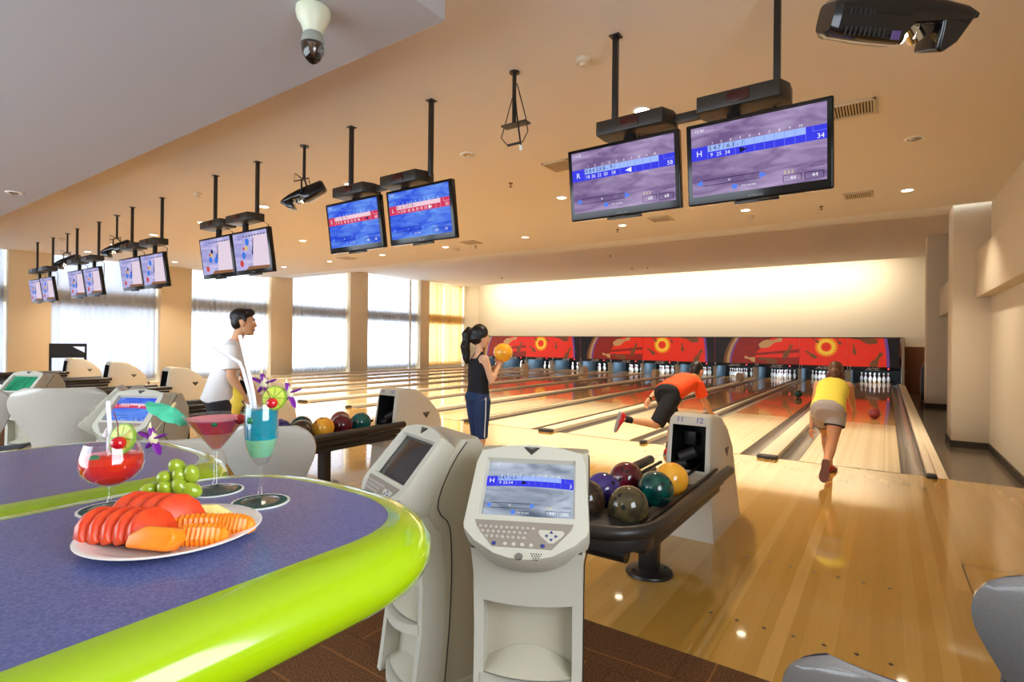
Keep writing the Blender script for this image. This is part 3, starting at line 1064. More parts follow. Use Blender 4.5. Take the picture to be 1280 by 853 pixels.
for xr, xl, y, pr_, pl_, zb, nr, nl in rows:
    monitor(xr, y, ZC, zb, 'monitor showing a pale lane picture, hung over lane %s, right of its pair' % nr, pr_, (pr_ - 0.62, pr_ - 0.02), vid(FIG2), h=0.63, zbox=3.22)
    monitor(xl, y, ZC, zb, 'monitor showing a pale lane picture, hung over lane %s, left of its pair' % nl, pl_, (pl_ - 0.2, pl_ + 0.4), vid(FIG1), h=0.63, zbox=3.22)
    beam(pl_ + 0.4, pr_ - 0.6, y, 3.27, '%s and %s' % (nl, nr))

# ------------------------------------------------------------------ scanner lights on poles
M_scan = pm('scanner_black', S(14, 13, 16), 0.22, coat=0.5)
M_mirror = pm('scanner_mirror', S(220, 216, 205), 0.06, 1.0)
M_lens = em('scanner_lens', (1, 0.92, 0.7, 1), 5.0)
M_stick = pm('violet_sticker', S(96, 76, 140), 0.4)
def scanner(x, y, zt, z, rz, label, tip=0.0, s=1.0, roll=0.0):
    """body along local x: lamp house at -x, mirror scoop at +x"""
    t = thing('scanner_light', label, 'stage light', (x, y, z), rz, 'scanner lights on poles')
    R_ = RX(roll) @ RY(tip) @ Matrix.Scale(s, 4)
    f = MB()
    secs = []
    for px_, hw, zb, z1 in ((-0.40, 0.085, -0.075, 0.07), (-0.37, 0.115, -0.10, 0.095), (-0.15, 0.12, -0.125, 0.11), (0.0, 0.12, -0.13, 0.115), (0.05, 0.118, -0.03, 0.115), (0.2, 0.115, -0.01, 0.105), (0.33, 0.11, 0.0, 0.085), (0.405, 0.09, 0.02, 0.055)):
        ring = []
        for k in range(20):
            a = 2 * PI * k / 20
            c_, s_ = math.cos(a), math.sin(a)
            e = 0.45
            ring.append((px_, hw * math.copysign(abs(c_) ** e, c_), (zb + z1) / 2 + (z1 - zb) / 2 * math.copysign(abs(s_) ** e, s_)))
        secs.append(ring)
    f.loft(secs, 0, R_)
    body = f.build('body', M_scan, t, 40)
    f = MB()      # beak that guards the mirror
    f.prism([(0.2, 0.05), (0.40, 0.06), (0.33, -0.10), (0.265, -0.155), (0.225, -0.15), (0.215, -0.04)], -0.105, 0.105, 0.02, 3, M=R_ @ RX(PI / 2))
    f.build('beak', M_scan, body, 40)
    f = MB()
    f.box((0.12, 0, -0.045), (0.012, 0.09, 0.09), 0.004, 2, 0, R_ @ T(0.0, 0, 0))
    f.cyl((0.09, 0, -0.02), (0.16, 0, -0.085), 0.045, 0.045, 18, 0, R_)
    f.build('mirror', M_mirror, t, 30)
    f = MB()
    f.cyl((0.0, 0, -0.085), (0.065, 0, -0.085), 0.036, 0.03, 18, 0, R_)
    f.ell((0.07, 0, -0.085), (0.016, 0.028, 0.028), 1, R_)
    f.build('lens', [M_black, M_lens], t, 40)
    f = MB()
    for sg in (-1, 1):
        for k in range(9):
            f.box((-0.33 + k * 0.027, sg * 0.119, -0.075), (0.010, 0.01, 0.045), 0.003, 1, 0, R_)
        for k in range(6):
            f.box((-0.33 + k * 0.027, sg * 0.119, 0.02), (0.008, 0.008, 0.03), 0.002, 1, 0, R_)
    f.build('vent_slots', M_black, body, 30)
    f = MB()
    f.box((-0.045, -0.1195, -0.085), (0.05, 0.004, 0.045), 0.001, 1, 0, R_)
    f.build('sticker', M_stick, body, 30)
    f = MB()
    for sg in (-1, 1):
        f.tube([(0, sg * 0.13, 0.02), (0, sg * 0.13, 0.17), (0, sg * 0.05, 0.21)], 0.012, 8)
    f.cyl((0, -0.06, 0.21), (0, 0.06, 0.21), 0.014)
    f.tube([(0.02, 0, 0.22), (0.1, 0.06, 0.27), (0.12, 0.04, 0.17), (-0.05, -0.05, 0.25), (-0.08, 0.03, 0.16)], 0.008, 6)
    f.build('yoke', M_black, t, 40)
    f = MB()
    f.cyl((0, 0, 0.2), (0, 0, zt - z), 0.02, n=12)
    f.cyl((0, 0, zt - z - 0.012), (0, 0, zt - z), 0.06, n=16)
    f.build('pole', M_satin, t, 40)
    return t
scanner(1.30, -3.86, ZC, 3.445, 0.62, 'large glossy black scanner light at the upper right, nearest of all', 0.03, 1.05, 0.42)
scanner(-5.12, -3.49, ZC, 3.42, -2.4, 'black scanner light on a pole between the blue score monitors and lane 8', 0.5, 0.76)
scanner(-12.11, -3.21, ZC, 3.38, -2.4, 'black scanner light on a pole left of the monitor over lane 5', 0.45, 0.78)
scanner(-15.52, -3.09, ZC, 3.38, -2.4, 'black scanner light on a pole left of the monitor over lane 3', 0.45, 0.78)
# empty bracket
t = thing('hanging_bracket', 'black ceiling pole with an empty bracket and dangling cables', 'bracket', (-1.667, -3.57, ZC))
f = MB()
f.cyl((0, 0, 0), (0, 0, -0.5), 0.02, n=12)
f.cyl((0, 0, 0.004), (0, 0, -0.012), 0.05, n=16)
f.build('pole', M_satin, t, 40)
f = MB()
f.box((0.02, 0, -0.51), (0.28, 0.1, 0.016), 0.003)
f.build('plate', M_satin, t, 30)
f = MB()
f.tube([(0, 0.03, -0.1), (-0.12, 0.02, -0.48), (-0.15, 0, -0.6), (-0.08, 0, -0.68), (-0.02, 0, -0.69)], 0.005, 6)
f.tube([(0.01, 0.03, -0.1), (0.12, 0.02, -0.45), (0.16, 0, -0.6), (0.1, 0, -0.69), (0.02, 0, -0.69)], 0.005, 6)
f.cyl((-0.07, 0, -0.69), (0.07, 0, -0.69), 0.012, n=10)
f.tube([(0.01, -0.03, -0.05), (0.06, -0.05, -0.4), (0.115, -0.05, -0.74)], 0.008, 6)
f.build('cable', M_black, t, 40)
f = MB()
f.cyl((0.115, -0.05, -0.74), (0.12, -0.05, -0.79), 0.016, n=10)
f.build('plug', M_white, t, 40)

# ------------------------------------------------------------------ ceiling fittings
M_trimw = pm('downlight_trim', S(236, 232, 224), 0.4)
M_lit = em('downlight_glow', (1.0, 0.86, 0.62, 1), 14.0)
M_off = pm('downlight_reflector', S(180, 176, 170), 0.15, 0.9)
def downlight(x, y, z, label, lit=True):
    t = thing('downlight', label, 'ceiling light', (x, y, z), 0, 'recessed ceiling downlights')
    f = MB()
    f.lathe([(0.078, -0.002), (0.082, -0.012), (0.105, -0.010), (0.108, 0.0)], 24)
    f.build('trim_ring', M_trimw, t, 50)
    f = MB()
    if lit:
        f.lathe([(0, -0.003), (0.079, -0.004)], 24)
        f.build('lamp', M_lit, t, 50)
    else:
        f.lathe([(0.079, -0.003), (0.05, -0.02), (0.03, -0.012), (0, -0.012)], 24)
        f.build('reflector', M_off, t, 50)
    return t
gx = [1.54, -0.97, -3.5, -6.06, -8.69, -11.25, -13.8, -16.42, -18.55]
LIGHTS = []
for ry, (rown, dy) in enumerate((('row just behind the hanging monitors', -2.15), ('middle row', 0.55), ('row along the ceiling edge', 3.25))):
    for i, x in enumerate(gx):
        y = dy + 0.05 * i * (1 if ry < 1 else 0.3)
        lit = not ((ry == 0 and i in (0, 2)) or (ry == 1 and i == 0))
        if lit:
            LIGHTS.append((x, y))
        downlight(x, y, ZC, '%s recessed ceiling downlight, %s from the right in the %s' % ('lit' if lit else 'unlit', ORD[i], rown), lit)
downlight(-9.2, -5.49, ZK, 'unlit round downlight in the lower grey ceiling at the far left', False)
M_vent = pm('vent_cream', S(206, 190, 160), 0.5)
M_slot = pm('vent_slot', S(70, 58, 44), 0.8)
for x, y, lab in ((0.952, -0.871, 'square air vent just right of the nearest monitor'), (0.858, 3.15, 'air vent near the ceiling edge, below the right monitor'), (-2.583, 3.113, 'air vent under the score monitor of player R'), (-2.637, -0.957, 'air vent left of the score monitor of player R'), (-7.636, 3.11, 'air vent right of the red banded monitors near the ceiling edge'), (-12.717, 3.185, 'air vent under the monitor with player E')):
    t = thing('air_vent', lab, 'air vent', (x, y, ZC), 0, 'ceiling air vents')
    f = MB()
    for a, b_, c_, d in ((-0.2, 0, 0.03, 0.43), (0.2, 0, 0.03, 0.43), (0, -0.2, 0.43, 0.03), (0, 0.2, 0.43, 0.03)):
        f.box((a, b_, -0.012), (c_, d, 0.024), 0.003)
    f.build('frame', M_vent, t, 30)
    f = MB()
    f.box((0, 0, -0.003), (0.38, 0.38, 0.004))
    f.build('backing', M_slot, t, 30)
    f = MB()
    for k in range(13):
        f.box((-0.168 + k * 0.028, 0, -0.014), (0.014, 0.38, 0.004), 0, 1, 0)
    f.build('louvres', M_vent, t, 30)
M_det = pm('detector_plastic', S(214, 200, 174), 0.5)
for x, y, z, lab in ((-1.01, -3.42, ZC, 'round smoke detector above the left nearest monitor'), (-0.98, 3.82, ZC, 'round smoke detector at the ceiling edge below the right nearest monitor'), (-8.7, 3.78, ZC, 'round smoke detector at the ceiling edge right of the red banded monitors'), (-16.45, -2.94, ZC, 'round smoke detector above the leftmost monitors'), (-8.79, -3.14, ZC, 'round smoke detector left of the poles of the lane 7 monitors'), (-8.17, 15.2, ZR, 'round smoke detector on the rear ceiling near the lit back wall, right one'), (-15.4, 15.2, ZR, 'round smoke detector on the rear ceiling near the golden drapes'), (-7.96, 8.83, ZR, 'round smoke detector on the rear ceiling just past the step')):
    f = MB()
    f.lathe([(0, -0.07), (0.03, -0.07), (0.035, -0.045), (0.062, -0.04), (0.07, -0.012), (0.07, 0)], 20, M=Matrix.Identity(4))
    o = f.build('smoke_detector', M_det, None, 40, (x, y, z))
    tag(o, lab, 'smoke detector', 'smoke detectors')
M_brass = pm('sprinkler_brass', S(120, 96, 64), 0.4, 0.6)
for k, (x, y, z, lab) in enumerate(((0.26, 3.71, ZC, 'sprinkler head at the ceiling edge right of the nearest monitor'), (-3.77, 3.63, ZC, 'sprinkler head at the ceiling edge under the monitor of player R'), (-3.77, -0.62, ZC, 'sprinkler head on the open ceiling between the two score monitor pairs'), (-7.88, 3.62, ZC, 'sprinkler head at the ceiling edge right of the red banded monitors'), (-7.5, 11.44, ZR, 'sprinkler head in the middle of the rear ceiling'), (-7.47, 15.3, ZR, 'sprinkler head on the rear ceiling near the lit back wall'), (-15.07, 8.72, ZR, 'sprinkler head on the rear ceiling near the bright curtains'), (-0.85, 8.92, ZR, 'sprinkler head on the rear ceiling above the rightmost lanes'))):
    f = MB()
    f.lathe([(0, -0.065), (0.028, -0.065), (0.03, -0.06), (0.008, -0.055), (0.01, -0.02), (0.035, -0.012), (0.035, 0.004)], 12)
    o = f.build('sprinkler', M_brass, None, 40, (x, y, z))
    tag(o, lab, 'sprinkler', 'sprinkler heads')
# bulb holder on the grey ceiling
t = thing('bulb_lamp', 'ivory ceiling lampholder with a clear unlit bulb on the grey ceiling', 'ceiling lamp', (-1.735, -5.72, ZK))
M_ivory = pm('ivory_plastic', S(222, 226, 200), 0.35)
f = MB()
f.lathe([(0.105, 0), (0.106, -0.03), (0.097, -0.065), (0.075, -0.1), (0.062, -0.14), (0.058, -0.155), (0, -0.155)], 32)
f.build('holder', M_ivory, t, 40)
f = MB()
f.lathe([(0.056, -0.152), (0.066, -0.18), (0.073, -0.21), (0.074, -0.225), (0, -0.225)], 32)
f.build('collar', pm('bulb_collar', S(158, 160, 150), 0.4), t, 40)
f = MB()
f.lathe([(0.073, -0.222), (0.073, -0.245), (0.066, -0.28), (0.046, -0.318), (0.022, -0.34), (0.006, -0.348), (0, -0.35), (0, -0.347), (0.02, -0.337), (0.044, -0.315), (0.064, -0.278), (0.071, -0.245), (0.071, -0.222)], 32)
f.build('bulb', pm('clear_glass', (1, 1, 1, 1), 0.0, trans=1.0, ior=1.45), t, 40)
f = MB()
f.cyl((0, 0, -0.224), (0, 0, -0.29), 0.02, 0.006, 12)
f.build('element', pm('bulb_element', S(120, 90, 70), 0.4, 0.5), t, 40)
# ------------------------------------------------------------------ ball returns
M_hood = pm('hood_grey_plastic', S(196, 188, 172), 0.4, noise=(9, S(188, 180, 162), 0.8))
M_dkpl = pm('dark_plastic', S(40, 36, 34), 0.42)
M_tube = pm('rack_tube', S(44, 38, 34), 0.38)
M_num = pm('violet_number', S(74, 62, 170), 0.5)
M_emb = pm('emblem_dark', S(52, 48, 46), 0.4)
def v_emblem(f, X, s=1.0, m=0):
    """dark downward wedge with a small split"""
    f.prism([(-0.07 * s, 0.035 * s), (0.07 * s, 0.035 * s), (0.0, -0.045 * s)], -0.002, 0.003, 0, 1, m, X)
    f.prism([(-0.045 * s, 0.024 * s), (0.045 * s, 0.024 * s), (0.0, 0.004 * s)], 0.003, 0.005, 0, 1, m + 1, X)
def ball_return(lab, loc, a, b_, rz=0.0):
    t = thing('ball_return', lab, 'ball return', loc, rz, 'ball returns')
    # hood shell: side outline (y, z) lofted across x, wider at the foot
    side = [(0.0, 0.0), (0.012, 0.25), (0.04, 0.52), (0.085, 0.86), (0.12, 0.925), (0.2, 0.945), (0.42, 0.915), (0.62, 0.80), (0.80, 0.62), (0.84, 0.50), (0.88, 0.2), (0.92, 0.0)]
    f = MB()
    n = len(side)
    rings = []
    def wid(z):
        return 0.21 - 0.04 * min(1, z / 0.5) - 0.006 * max(0, (z - 0.5) / 0.45)
    K = 9
    for i in range(-K, K + 1):
        q = i / K
        sh = max(0, abs(q) - 0.82) / 0.18
        ring = []
        for (y, z) in side:
            x = q * wid(z)
            yy = 0.46 + (y - 0.46) * (1 - 0.035 * sh ** 2)
            zz = z * (1 - 0.03 * sh ** 2)
            ring.append((x, yy, zz))
        rings.append(ring)
    # the mouth in the front face: the span 0.44..0.86 is left open between x = -0.12..0.12
    tb = bmesh.new()
    rv = [[tb.verts.new(p) for p in r] for r in rings]
    for i in range(2 * K):
        for j in range(n):
            j2 = (j + 1) % n
            xm = (rings[i][j][0] + rings[i + 1][j][0]) / 2
            if j == 2 and abs(xm) < 0.135:
                continue
            tb.faces.new((rv[i][j], rv[i][j2], rv[i + 1][j2], rv[i + 1][j]))
    tb.faces.new(rv[0])
    tb.faces.new(list(reversed(rv[-1])))
    bmesh.ops.recalc_face_normals(tb, faces=tb.faces)
    f.add(tb)
    hood = f.build('hood', M_hood, t, 45)
    f = MB()
    f.quad([(-0.15, 0.40, 0.43), (0.15, 0.40, 0.43), (0.15, 0.42, 0.88), (-0.15, 0.42, 0.88)])
    for s in (-1, 1):
        f.quad([(s * 0.132, 0.035, 0.43), (s * 0.132, 0.42, 0.43), (s * 0.132, 0.42, 0.87), (s * 0.132, 0.088, 0.87)])
    f.quad([(-0.14, 0.03, 0.435), (0.14, 0.03, 0.435), (0.14, 0.42, 0.435), (-0.14, 0.42, 0.435)])
    f.quad([(-0.14, 0.09, 0.875), (0.14, 0.09, 0.875), (0.14, 0.42, 0.885), (-0.14, 0.42, 0.885)])
    f.build('mouth_lining', M_pit, hood, 0)
    f = MB()
    f.cyl((-0.1, 0.17, 0.58), (0.02, 0.2, 0.64), 0.05, 0.045, 16)
    f.cyl((-0.13, 0.12, 0.53), (-0.03, 0.13, 0.55), 0.035, 0.03, 14)
    f.box((-0.06, 0.33, 0.72), (0.1, 0.04, 0.12), 0.01)
    f.build('lift_wheel', M_dkpl, hood, 40)
    for s, num in ((-0.075, a), (0.075, b_)):
        f = MB()
        f.text(num, 0.062, T(s, 0.096, 0.899) @ RX(-0.45) @ FRONT, 0)
        f.build('lane_number', M_num, hood, 0)
    for s in (-1, 1):
        f = MB()
        X = T(s * 0.1725, 0.56, 0.60) @ RZ(s * PI / 2) @ RX(PI / 2 - 0.02)
        v_emblem(f, X, 0.9)
        f.build('emblem', [M_emb, M_metal], hood, 0)
    f = MB()   # foot ledge in front of the mouth
    f.prism([(-0.10, 0.30), (0.06, 0.30), (0.06, 0.50), (-0.02, 0.49), (-0.10, 0.42)], -0.15, 0.15, 0.02, 2, M=RZ(PI / 2) @ RX(PI / 2))
    f.build('ledge', M_hood, hood, 40)
    # U shaped bumper tube
    z = 0.555
    hw = 0.305
    pts = [(hw, 0.06, z), (hw, -0.5, z), (hw, -1.0, z), (hw, -1.36, z)]
    for k in range(1, 8):
        an = k * PI / 2 / 8
        pts.append((hw - 0.28 + 0.28 * math.cos(an), -1.40 - 0.30 * math.sin(an), z - 0.01 * math.sin(an)))
    pts += [(0, -1.715, z - 0.01)]
    pts += [(-x, y, zz) for x, y, zz in reversed(pts[:-1])]
    f = MB()
    f.tube(pts, 0.036, 16)
    for s in (-1, 1):
        f.ell((s * hw, 0.06, z), (0.036, 0.02, 0.036))
    f.build('bumper_tube', M_tube, t, 60)
    f = MB()   # inner rails that carry the balls
    for x in (-0.215, -0.045, 0.045, 0.215):
        f.tube([(x, 0.06 if abs(x) > 0.1 else 0.34, 0.548 if abs(x) > 0.1 else 0.52), (x, -1.5, 0.535 if abs(x) > 0.1 else 0.495)], 0.0125, 10)
    f.build('ball_rails', M_black, t, 60)
    f = MB()
    f.box((0, -0.72, 0.415), (0.5, 1.5, 0.05), 0.015)
    f.box((0, -0.72, 0.45), (0.03, 1.5, 0.06), 0.008)
    f.box((0.26, -0.7, 0.48), (0.03, 1.5, 0.05), 0.008)
    f.box((-0.26, -0.7, 0.48), (0.03, 1.5, 0.05), 0.008)
    f.build('tray', M_dkpl, t, 40)
    f = MB()   # moulded front apron
    f.loft([[(0.29 * math.cos(q) * c, -1.47 - 0.24 * abs(math.sin(q)) * c * (1 if math.sin(q) > 0 else -0.25), zz) for q in [2 * PI * k / 24 for k in range(24)]]
            for c, zz in ((0.97, 0.45), (1.0, 0.50), (0.96, 0.53), (0.75, 0.548), (0.3, 0.556))])
    f.build('apron', M_dkpl, t, 50)
    f = MB()
    f.cyl((-0.16, -1.52, 0.395), (0.16, -1.52, 0.395), 0.045, n=18)
    f.cyl((-0.2, -1.3, 0.39), (0.2, -1.3, 0.39), 0.03, n=14)
    f.build('roller', M_black, t, 50)
    f = MB()
    f.box((0, -0.76, 0.22), (0.125, 0.075, 0.4), 0.006)
    f.build('pedestal', M_satin, t, 30)
    f = MB()
    f.lathe([(0, 0.028), (0.09, 0.026), (0.145, 0.018), (0.152, 0.006), (0.152, 0.0), (0, 0)], 32, M=T(0, -0.76, 0))
    for q in range(4):
        f.cyl((0.11 * math.cos(q * PI / 2 + 0.78), -0.76 + 0.11 * math.sin(q * PI / 2 + 0.78), 0.02), (0.11 * math.cos(q * PI / 2 + 0.78), -0.76 + 0.11 * math.sin(q * PI / 2 + 0.78), 0.03), 0.009, n=8)
    f.build('base_plate', M_satin, t, 40)
    return t
BR = [((0.012, -3.62, 0), '11', '12', 'grey ball return numbered 11 and 12, nearest, with five bright balls'),
      ((-3.49, -3.56, 0), '9', '10', 'grey ball return of lanes 9 and 10 left of the woman in black'),
      ((-6.83, -3.42, 0), '7', '8', 'tan ball return of lanes 7 and 8 behind the man in white'),
      ((-10.15, -3.15, 0), '5', '6', 'tan ball return of lanes 5 and 6 left of the man in white'),
      ((-13.5, -2.98, 0), '3', '4', 'tan ball return of lanes 3 and 4 right of the black stand'),
      ((-16.7, -2.85, 0), '1', '2', 'tan ball return of lanes 1 and 2 below the black stand, farthest left')]
for loc, a, b_, lab in BR:
    ball_return(lab, loc, a, b_)

# ------------------------------------------------------------------ balls
def ball_mat(name, c1, c2, scale=6, con=0.35):
    m = pm(name, S(*c1), 0.12, coat=0.6, noise=(scale, S(*c2), con))
    return m
B_olive = ball_mat('ball_olive', (92, 82, 52), (52, 46, 30), 14, 0.3)
B_green = ball_mat('ball_green', (0, 88, 76), (4, 34, 40), 12, 0.35)
B_orange = ball_mat('ball_orange', (246, 160, 24), (250, 186, 60), 7, 0.4)
B_purple = ball_mat('ball_purple', (74, 56, 140), (40, 32, 92), 9, 0.4)
B_maroon = ball_mat('ball_maroon', (112, 22, 38), (66, 12, 26), 9, 0.4)
B_brown = ball_mat('ball_brown', (66, 46, 30), (34, 24, 18), 16, 0.3)
B_teal = ball_mat('ball_teal', (0, 110, 100), (6, 60, 62), 9, 0.3)
B_pink = ball_mat('ball_rust', (150, 70, 60), (104, 44, 40), 9, 0.3)
B_red = ball_mat('ball_red', (160, 30, 40), (110, 18, 28), 9, 0.4)
def ball(c, mt, label, group=None, r=0.1085, rot=(0.6, 0.4, 0)):
    f = MB()
    f.ell((0, 0, 0), r, u=40, v=24)
    # three finger holes sunk as dark discs
    for dx, dy, rr in ((-0.016, 0.02, 0.011), (0.016, 0.02, 0.011), (0.0, -0.045, 0.013)):
        n_ = V((dx, dy, math.sqrt(r * r - dx * dx - dy * dy))).normalized()
        X = T(*(n_ * (r + 0.0003))) @ n_.to_track_quat('Z', 'Y').to_matrix().to_4x4()
        t = bmesh.new()
        bmesh.ops.create_circle(t, cap_ends=True, segments=14, radius=rr)
        f.add(t, 1, X)
    o = f.build('bowling_ball', [mt, M_pit], None, 60, c)
    o.rotation_euler = rot
    return tag(o, label, 'bowling ball', group)
ZB = 0.612
G1 = 'balls on the ball return of lanes 11 and 12'
ball((0.127, -5.02, ZB), B_olive, 'olive brown marbled ball at the front right of the nearest ball rack', G1, 0.1085, (0.9, -0.7, 0.3))
ball((0.127, -4.60, ZB), B_green, 'dark green marbled ball in the nearest rack, in front of the orange one', G1, 0.1085, (0.2, 0.9, 0))
ball((0.127, -4.30, ZB), B_orange, 'orange ball at the back right of the nearest ball rack', G1, 0.1085, (0.3, -1, 0))
ball((-0.117, -4.82, ZB), B_purple, 'purple ball beside the scoring console on the nearest rack', G1, 0.1085, (0.5, 0.2, 1))
ball((-0.117, -4.47, ZB), B_maroon, 'maroon ball at the back left of the nearest ball rack', G1, 0.1085, (1.0, 0.3, 0))
ball((-0.117, -5.045, ZB), B_brown, 'dark brown ball half hidden behind the console on the nearest rack', G1, 0.1085, (0.5, 1, 0))
G2 = 'balls on the ball return of lanes 9 and 10'
for y, xo, mt, lab in ((-4.42, 1, B_orange, 'orange ball in the rack behind the grey chair, right of the mottled one'), (-4.19, 1, B_maroon, 'dark purple red ball between the orange and teal balls behind the grey chair'), (-3.95, 1, B_teal, 'teal ball at the right end of the rack behind the grey chair'), (-4.66, 1, B_brown, 'mottled brown ball left of the orange one behind the grey chair'),
                       (-4.02, -1, B_pink, 'rust coloured ball peeking out behind the dark purple red one'), (-4.50, -1, B_green, 'dark green ball behind the mottled brown one'), (-4.74, -1, B_purple, 'purple ball right of the blue cocktail, behind the mottled one')):
    ball((-3.49 + (0.115 if xo > 0 else -0.129), y, ZB), mt, lab, G2, 0.1085, (random.random(), random.random(), 0))
ball((1.086, 5.45, 0.1085), B_red, 'red ball rolling down the rightmost lane', None, 0.1085, (2.2, 0, 0))
ball((-0.77, 9.45, 0.1085), B_green, 'green ball rolling down lane 11 left of the woman in yellow', None, 0.1085, (2.2, 0, 0))

# ------------------------------------------------------------------ scoring consoles
M_con = pm('console_grey', S(192, 189, 174), 0.42)
M_con2 = pm('console_shell', S(186, 180, 160), 0.45)
M_key = pm('keypad_taupe', S(142, 132, 120), 0.5)
M_keyb = pm('key_button', S(176, 168, 158), 0.4)
M_keyd = pm('key_blue', S(52, 60, 130), 0.4)
M_seam = pm('seam_dark', S(40, 38, 36), 0.7)
TILT = 0.72
def console(lab, loc, rz, screen, detail=True):
    t = thing('scoring_console', lab, 'scoring console', loc, rz, 'scoring consoles')
    # rear shell: side outline (y, z), rounded across x
    front = [(-0.17, 0.0), (-0.155, 0.10), (-0.13, 0.30), (-0.125, 0.5), (-0.15, 0.70), (-0.20, 0.80), (-0.135, 0.97), (-0.03, 1.085)]
    back = [(0.19, 0.0), (0.165, 0.10), (0.13, 0.30), (0.125, 0.5), (0.155, 0.70), (0.175, 0.82), (0.155, 0.97), (0.06, 1.085)]
    f = MB()
    rings = []
    for (yf, z), (yb, zb) in zip(front, back):
        hw = 0.19 if z < 0.72 else 0.205
        hw = 0.20 if z < 0.05 else hw
        ym, dy = (yf + yb) / 2, (yb - yf) / 2
        ring = []
        for k in range(32):
            a = 2 * PI * k / 32
            c_, s_ = math.cos(a), math.sin(a)
            e = 0.32 if s_ > 0 else 0.12
            ring.append((hw * math.copysign(abs(c_) ** 0.32, c_), ym + dy * math.copysign(abs(s_) ** e, s_), z))
        rings.append(ring)
    f.loft(rings)
    shell = f.build('shell', M_con2, t, 50)
    # plinth
    f = MB()
    f.box((0, 0.01, 0.035), (0.42, 0.40, 0.07), 0.02)
    f.build('plinth', M_con2, t, 40)
    # front panel: frame round two niches, each with a curved shelf lip
    f = MB()
    xw = 0.19
    for s in (-1, 1):
        f.loft([[(s * 0.155, y - 0.075, z), (s * xw, y - 0.075, z), (s * xw, y + 0.03, z), (s * 0.155, y + 0.03, z)] for y, z in front[:6]])
    zs = [(0.0, 0.055), (0.295, 0.335), (0.605, 0.79)]
    hx = []
    for k in range(11):
        x = -0.187 + 0.374 * k / 10
        bul = 0.012 * (1 - (x / 0.187) ** 2)
        hx.append([(x, -0.21 - bul, 0.600 - bul), (x, -0.231 - bul, 0.70), (x, -0.279 - bul, 0.80), (x, -0.10, 0.80), (x, -0.07, 0.605)])
    f.loft(hx)
    for z0, z1 in zs[:2]:
        n = 10
        ringa = []
        for k in range(n + 1):
            x = -0.165 + 0.33 * k / n
            bul = (0.045 if z0 < 0.5 else 0.012) * (1 - (x / 0.165) ** 2)
            yy = -0.135 - (0.02 if z0 > 0.5 else 0) - 0.075
            top_drop = 0.0
            ringa.append([(x, yy - bul, z0 - bul * 0.35), (x, yy - bul, z1 - (bul * 0.35 if z1 < 0.7 else 0)), (x, -0.07, z1), (x, -0.07, z0)])
        f.loft(ringa)
    f.build('front_panel', M_con, t, 40)
    f = MB()
    for z0, z1 in ((0.055, 0.295), (0.335, 0.605)):
        f.quad([(-0.157, -0.125, z0), (0.157, -0.125, z0), (0.157, -0.128, z1), (-0.157, -0.128, z1)])
        rg = []
        for k in range(9):
            x = -0.157 + 0.314 * k / 8
            b_ = 0.06 * (1 - (x / 0.157) ** 2)
            rg.append([(x, -0.20 - b_ * 0.5, z0 + 0.004), (x, -0.13, z0 + 0.012 + b_)])
        f.loft(rg, caps=False, closed=False)
        for s in (-1, 1):
            f.cyl((s * 0.14, -0.13, z1 - 0.02), (s * 0.14, -0.142, z1 - 0.02), 0.008, n=10, m=1)
    f.build('niche_lining', [M_con2, M_seam], t, 40)
    # head: bezel ring on a tilted plane
    X = T(0, -0.205, 1.0) @ RX(-TILT) @ FRONT @ Matrix.Diagonal((0.97, 0.87, 1, 1))          # x right, y up the face, z out of it
    OUT = [(-0.19, 0.155), (-0.10, 0.182), (0, 0.192), (0.10, 0.182), (0.19, 0.155), (0.205, 0.10), (0.218, -0.165), (0.212, -0.19), (0.172, -0.232), (0.10, -0.276), (0.05, -0.29), (0, -0.295), (-0.05, -0.29), (-0.10, -0.276), (-0.172, -0.232), (-0.212, -0.19), (-0.218, -0.165), (-0.205, 0.10)]
    def off(poly, k, kz=None):
        return [(x * k, (y + 0.06) * k - 0.06) for x, y in poly]
    IN0 = [(-0.165, 0.120), (0.165, 0.120), (0.168, -0.128), (-0.168, -0.128)]
    f = MB()
    tb = bmesh.new()
    lay = [(off(OUT, 0.93), -0.155), (off(OUT, 1.0), -0.11), (off(OUT, 1.0), -0.012), (off(OUT, 0.985), 0.0)]
    rr = [[tb.verts.new((x, y, z)) for x, y in p] for p, z in lay]
    n = len(OUT)
    for a, b_ in zip(rr, rr[1:]):
        for j in range(n):
            tb.faces.new((a[j], a[(j + 1) % n], b_[(j + 1) % n], b_[j]))
    tb.faces.new(list(reversed(rr[0])))
    # screen well
    def ring4(poly, z):
        return [tb.verts.new((x, y, z)) for x, y in poly]
    i0 = ring4(IN0, 0.0)
    i1 = ring4([(x * 0.955, (y + 0.004) * 0.94 - 0.004) for x, y in IN0], -0.022)
    for j in range(4):
        tb.faces.new((i0[j], i0[(j + 1) % 4], i1[(j + 1) % 4], i1[j]))
    top = rr[-1]
    # bridge: face plate split into four fans between the outline and the well
    TLi, TRi, BRi, BLi = i0
    def fan(vs):
        tb.faces.new(vs)
    fan([TLi, top[0], top[1], top[2], top[3], top[4], TRi])
    fan([TRi, top[4], top[5], top[6], BRi])
    fan([BRi, top[6], top[7], top[8], top[9], top[10], top[11], top[12], top[13], top[14], top[15], top[16], BLi])
    fan([BLi, top[16], top[17], top[0], TLi])
    bmesh.ops.recalc_face_normals(tb, faces=tb.faces)
    f.add(tb, 0, X)
    head = f.build('bezel', M_con, t, 30)
    SM = X @ T(0, -0.004, -0.024) @ RX(-PI / 2)
    screen(SM, t, 0.318, 0.236)
    f = MB()
    v_emblem(f, X @ T(0, 0.158, 0.001), 0.42)
    f.build('emblem', [M_emb, M_metal], head, 0)
    f = MB()
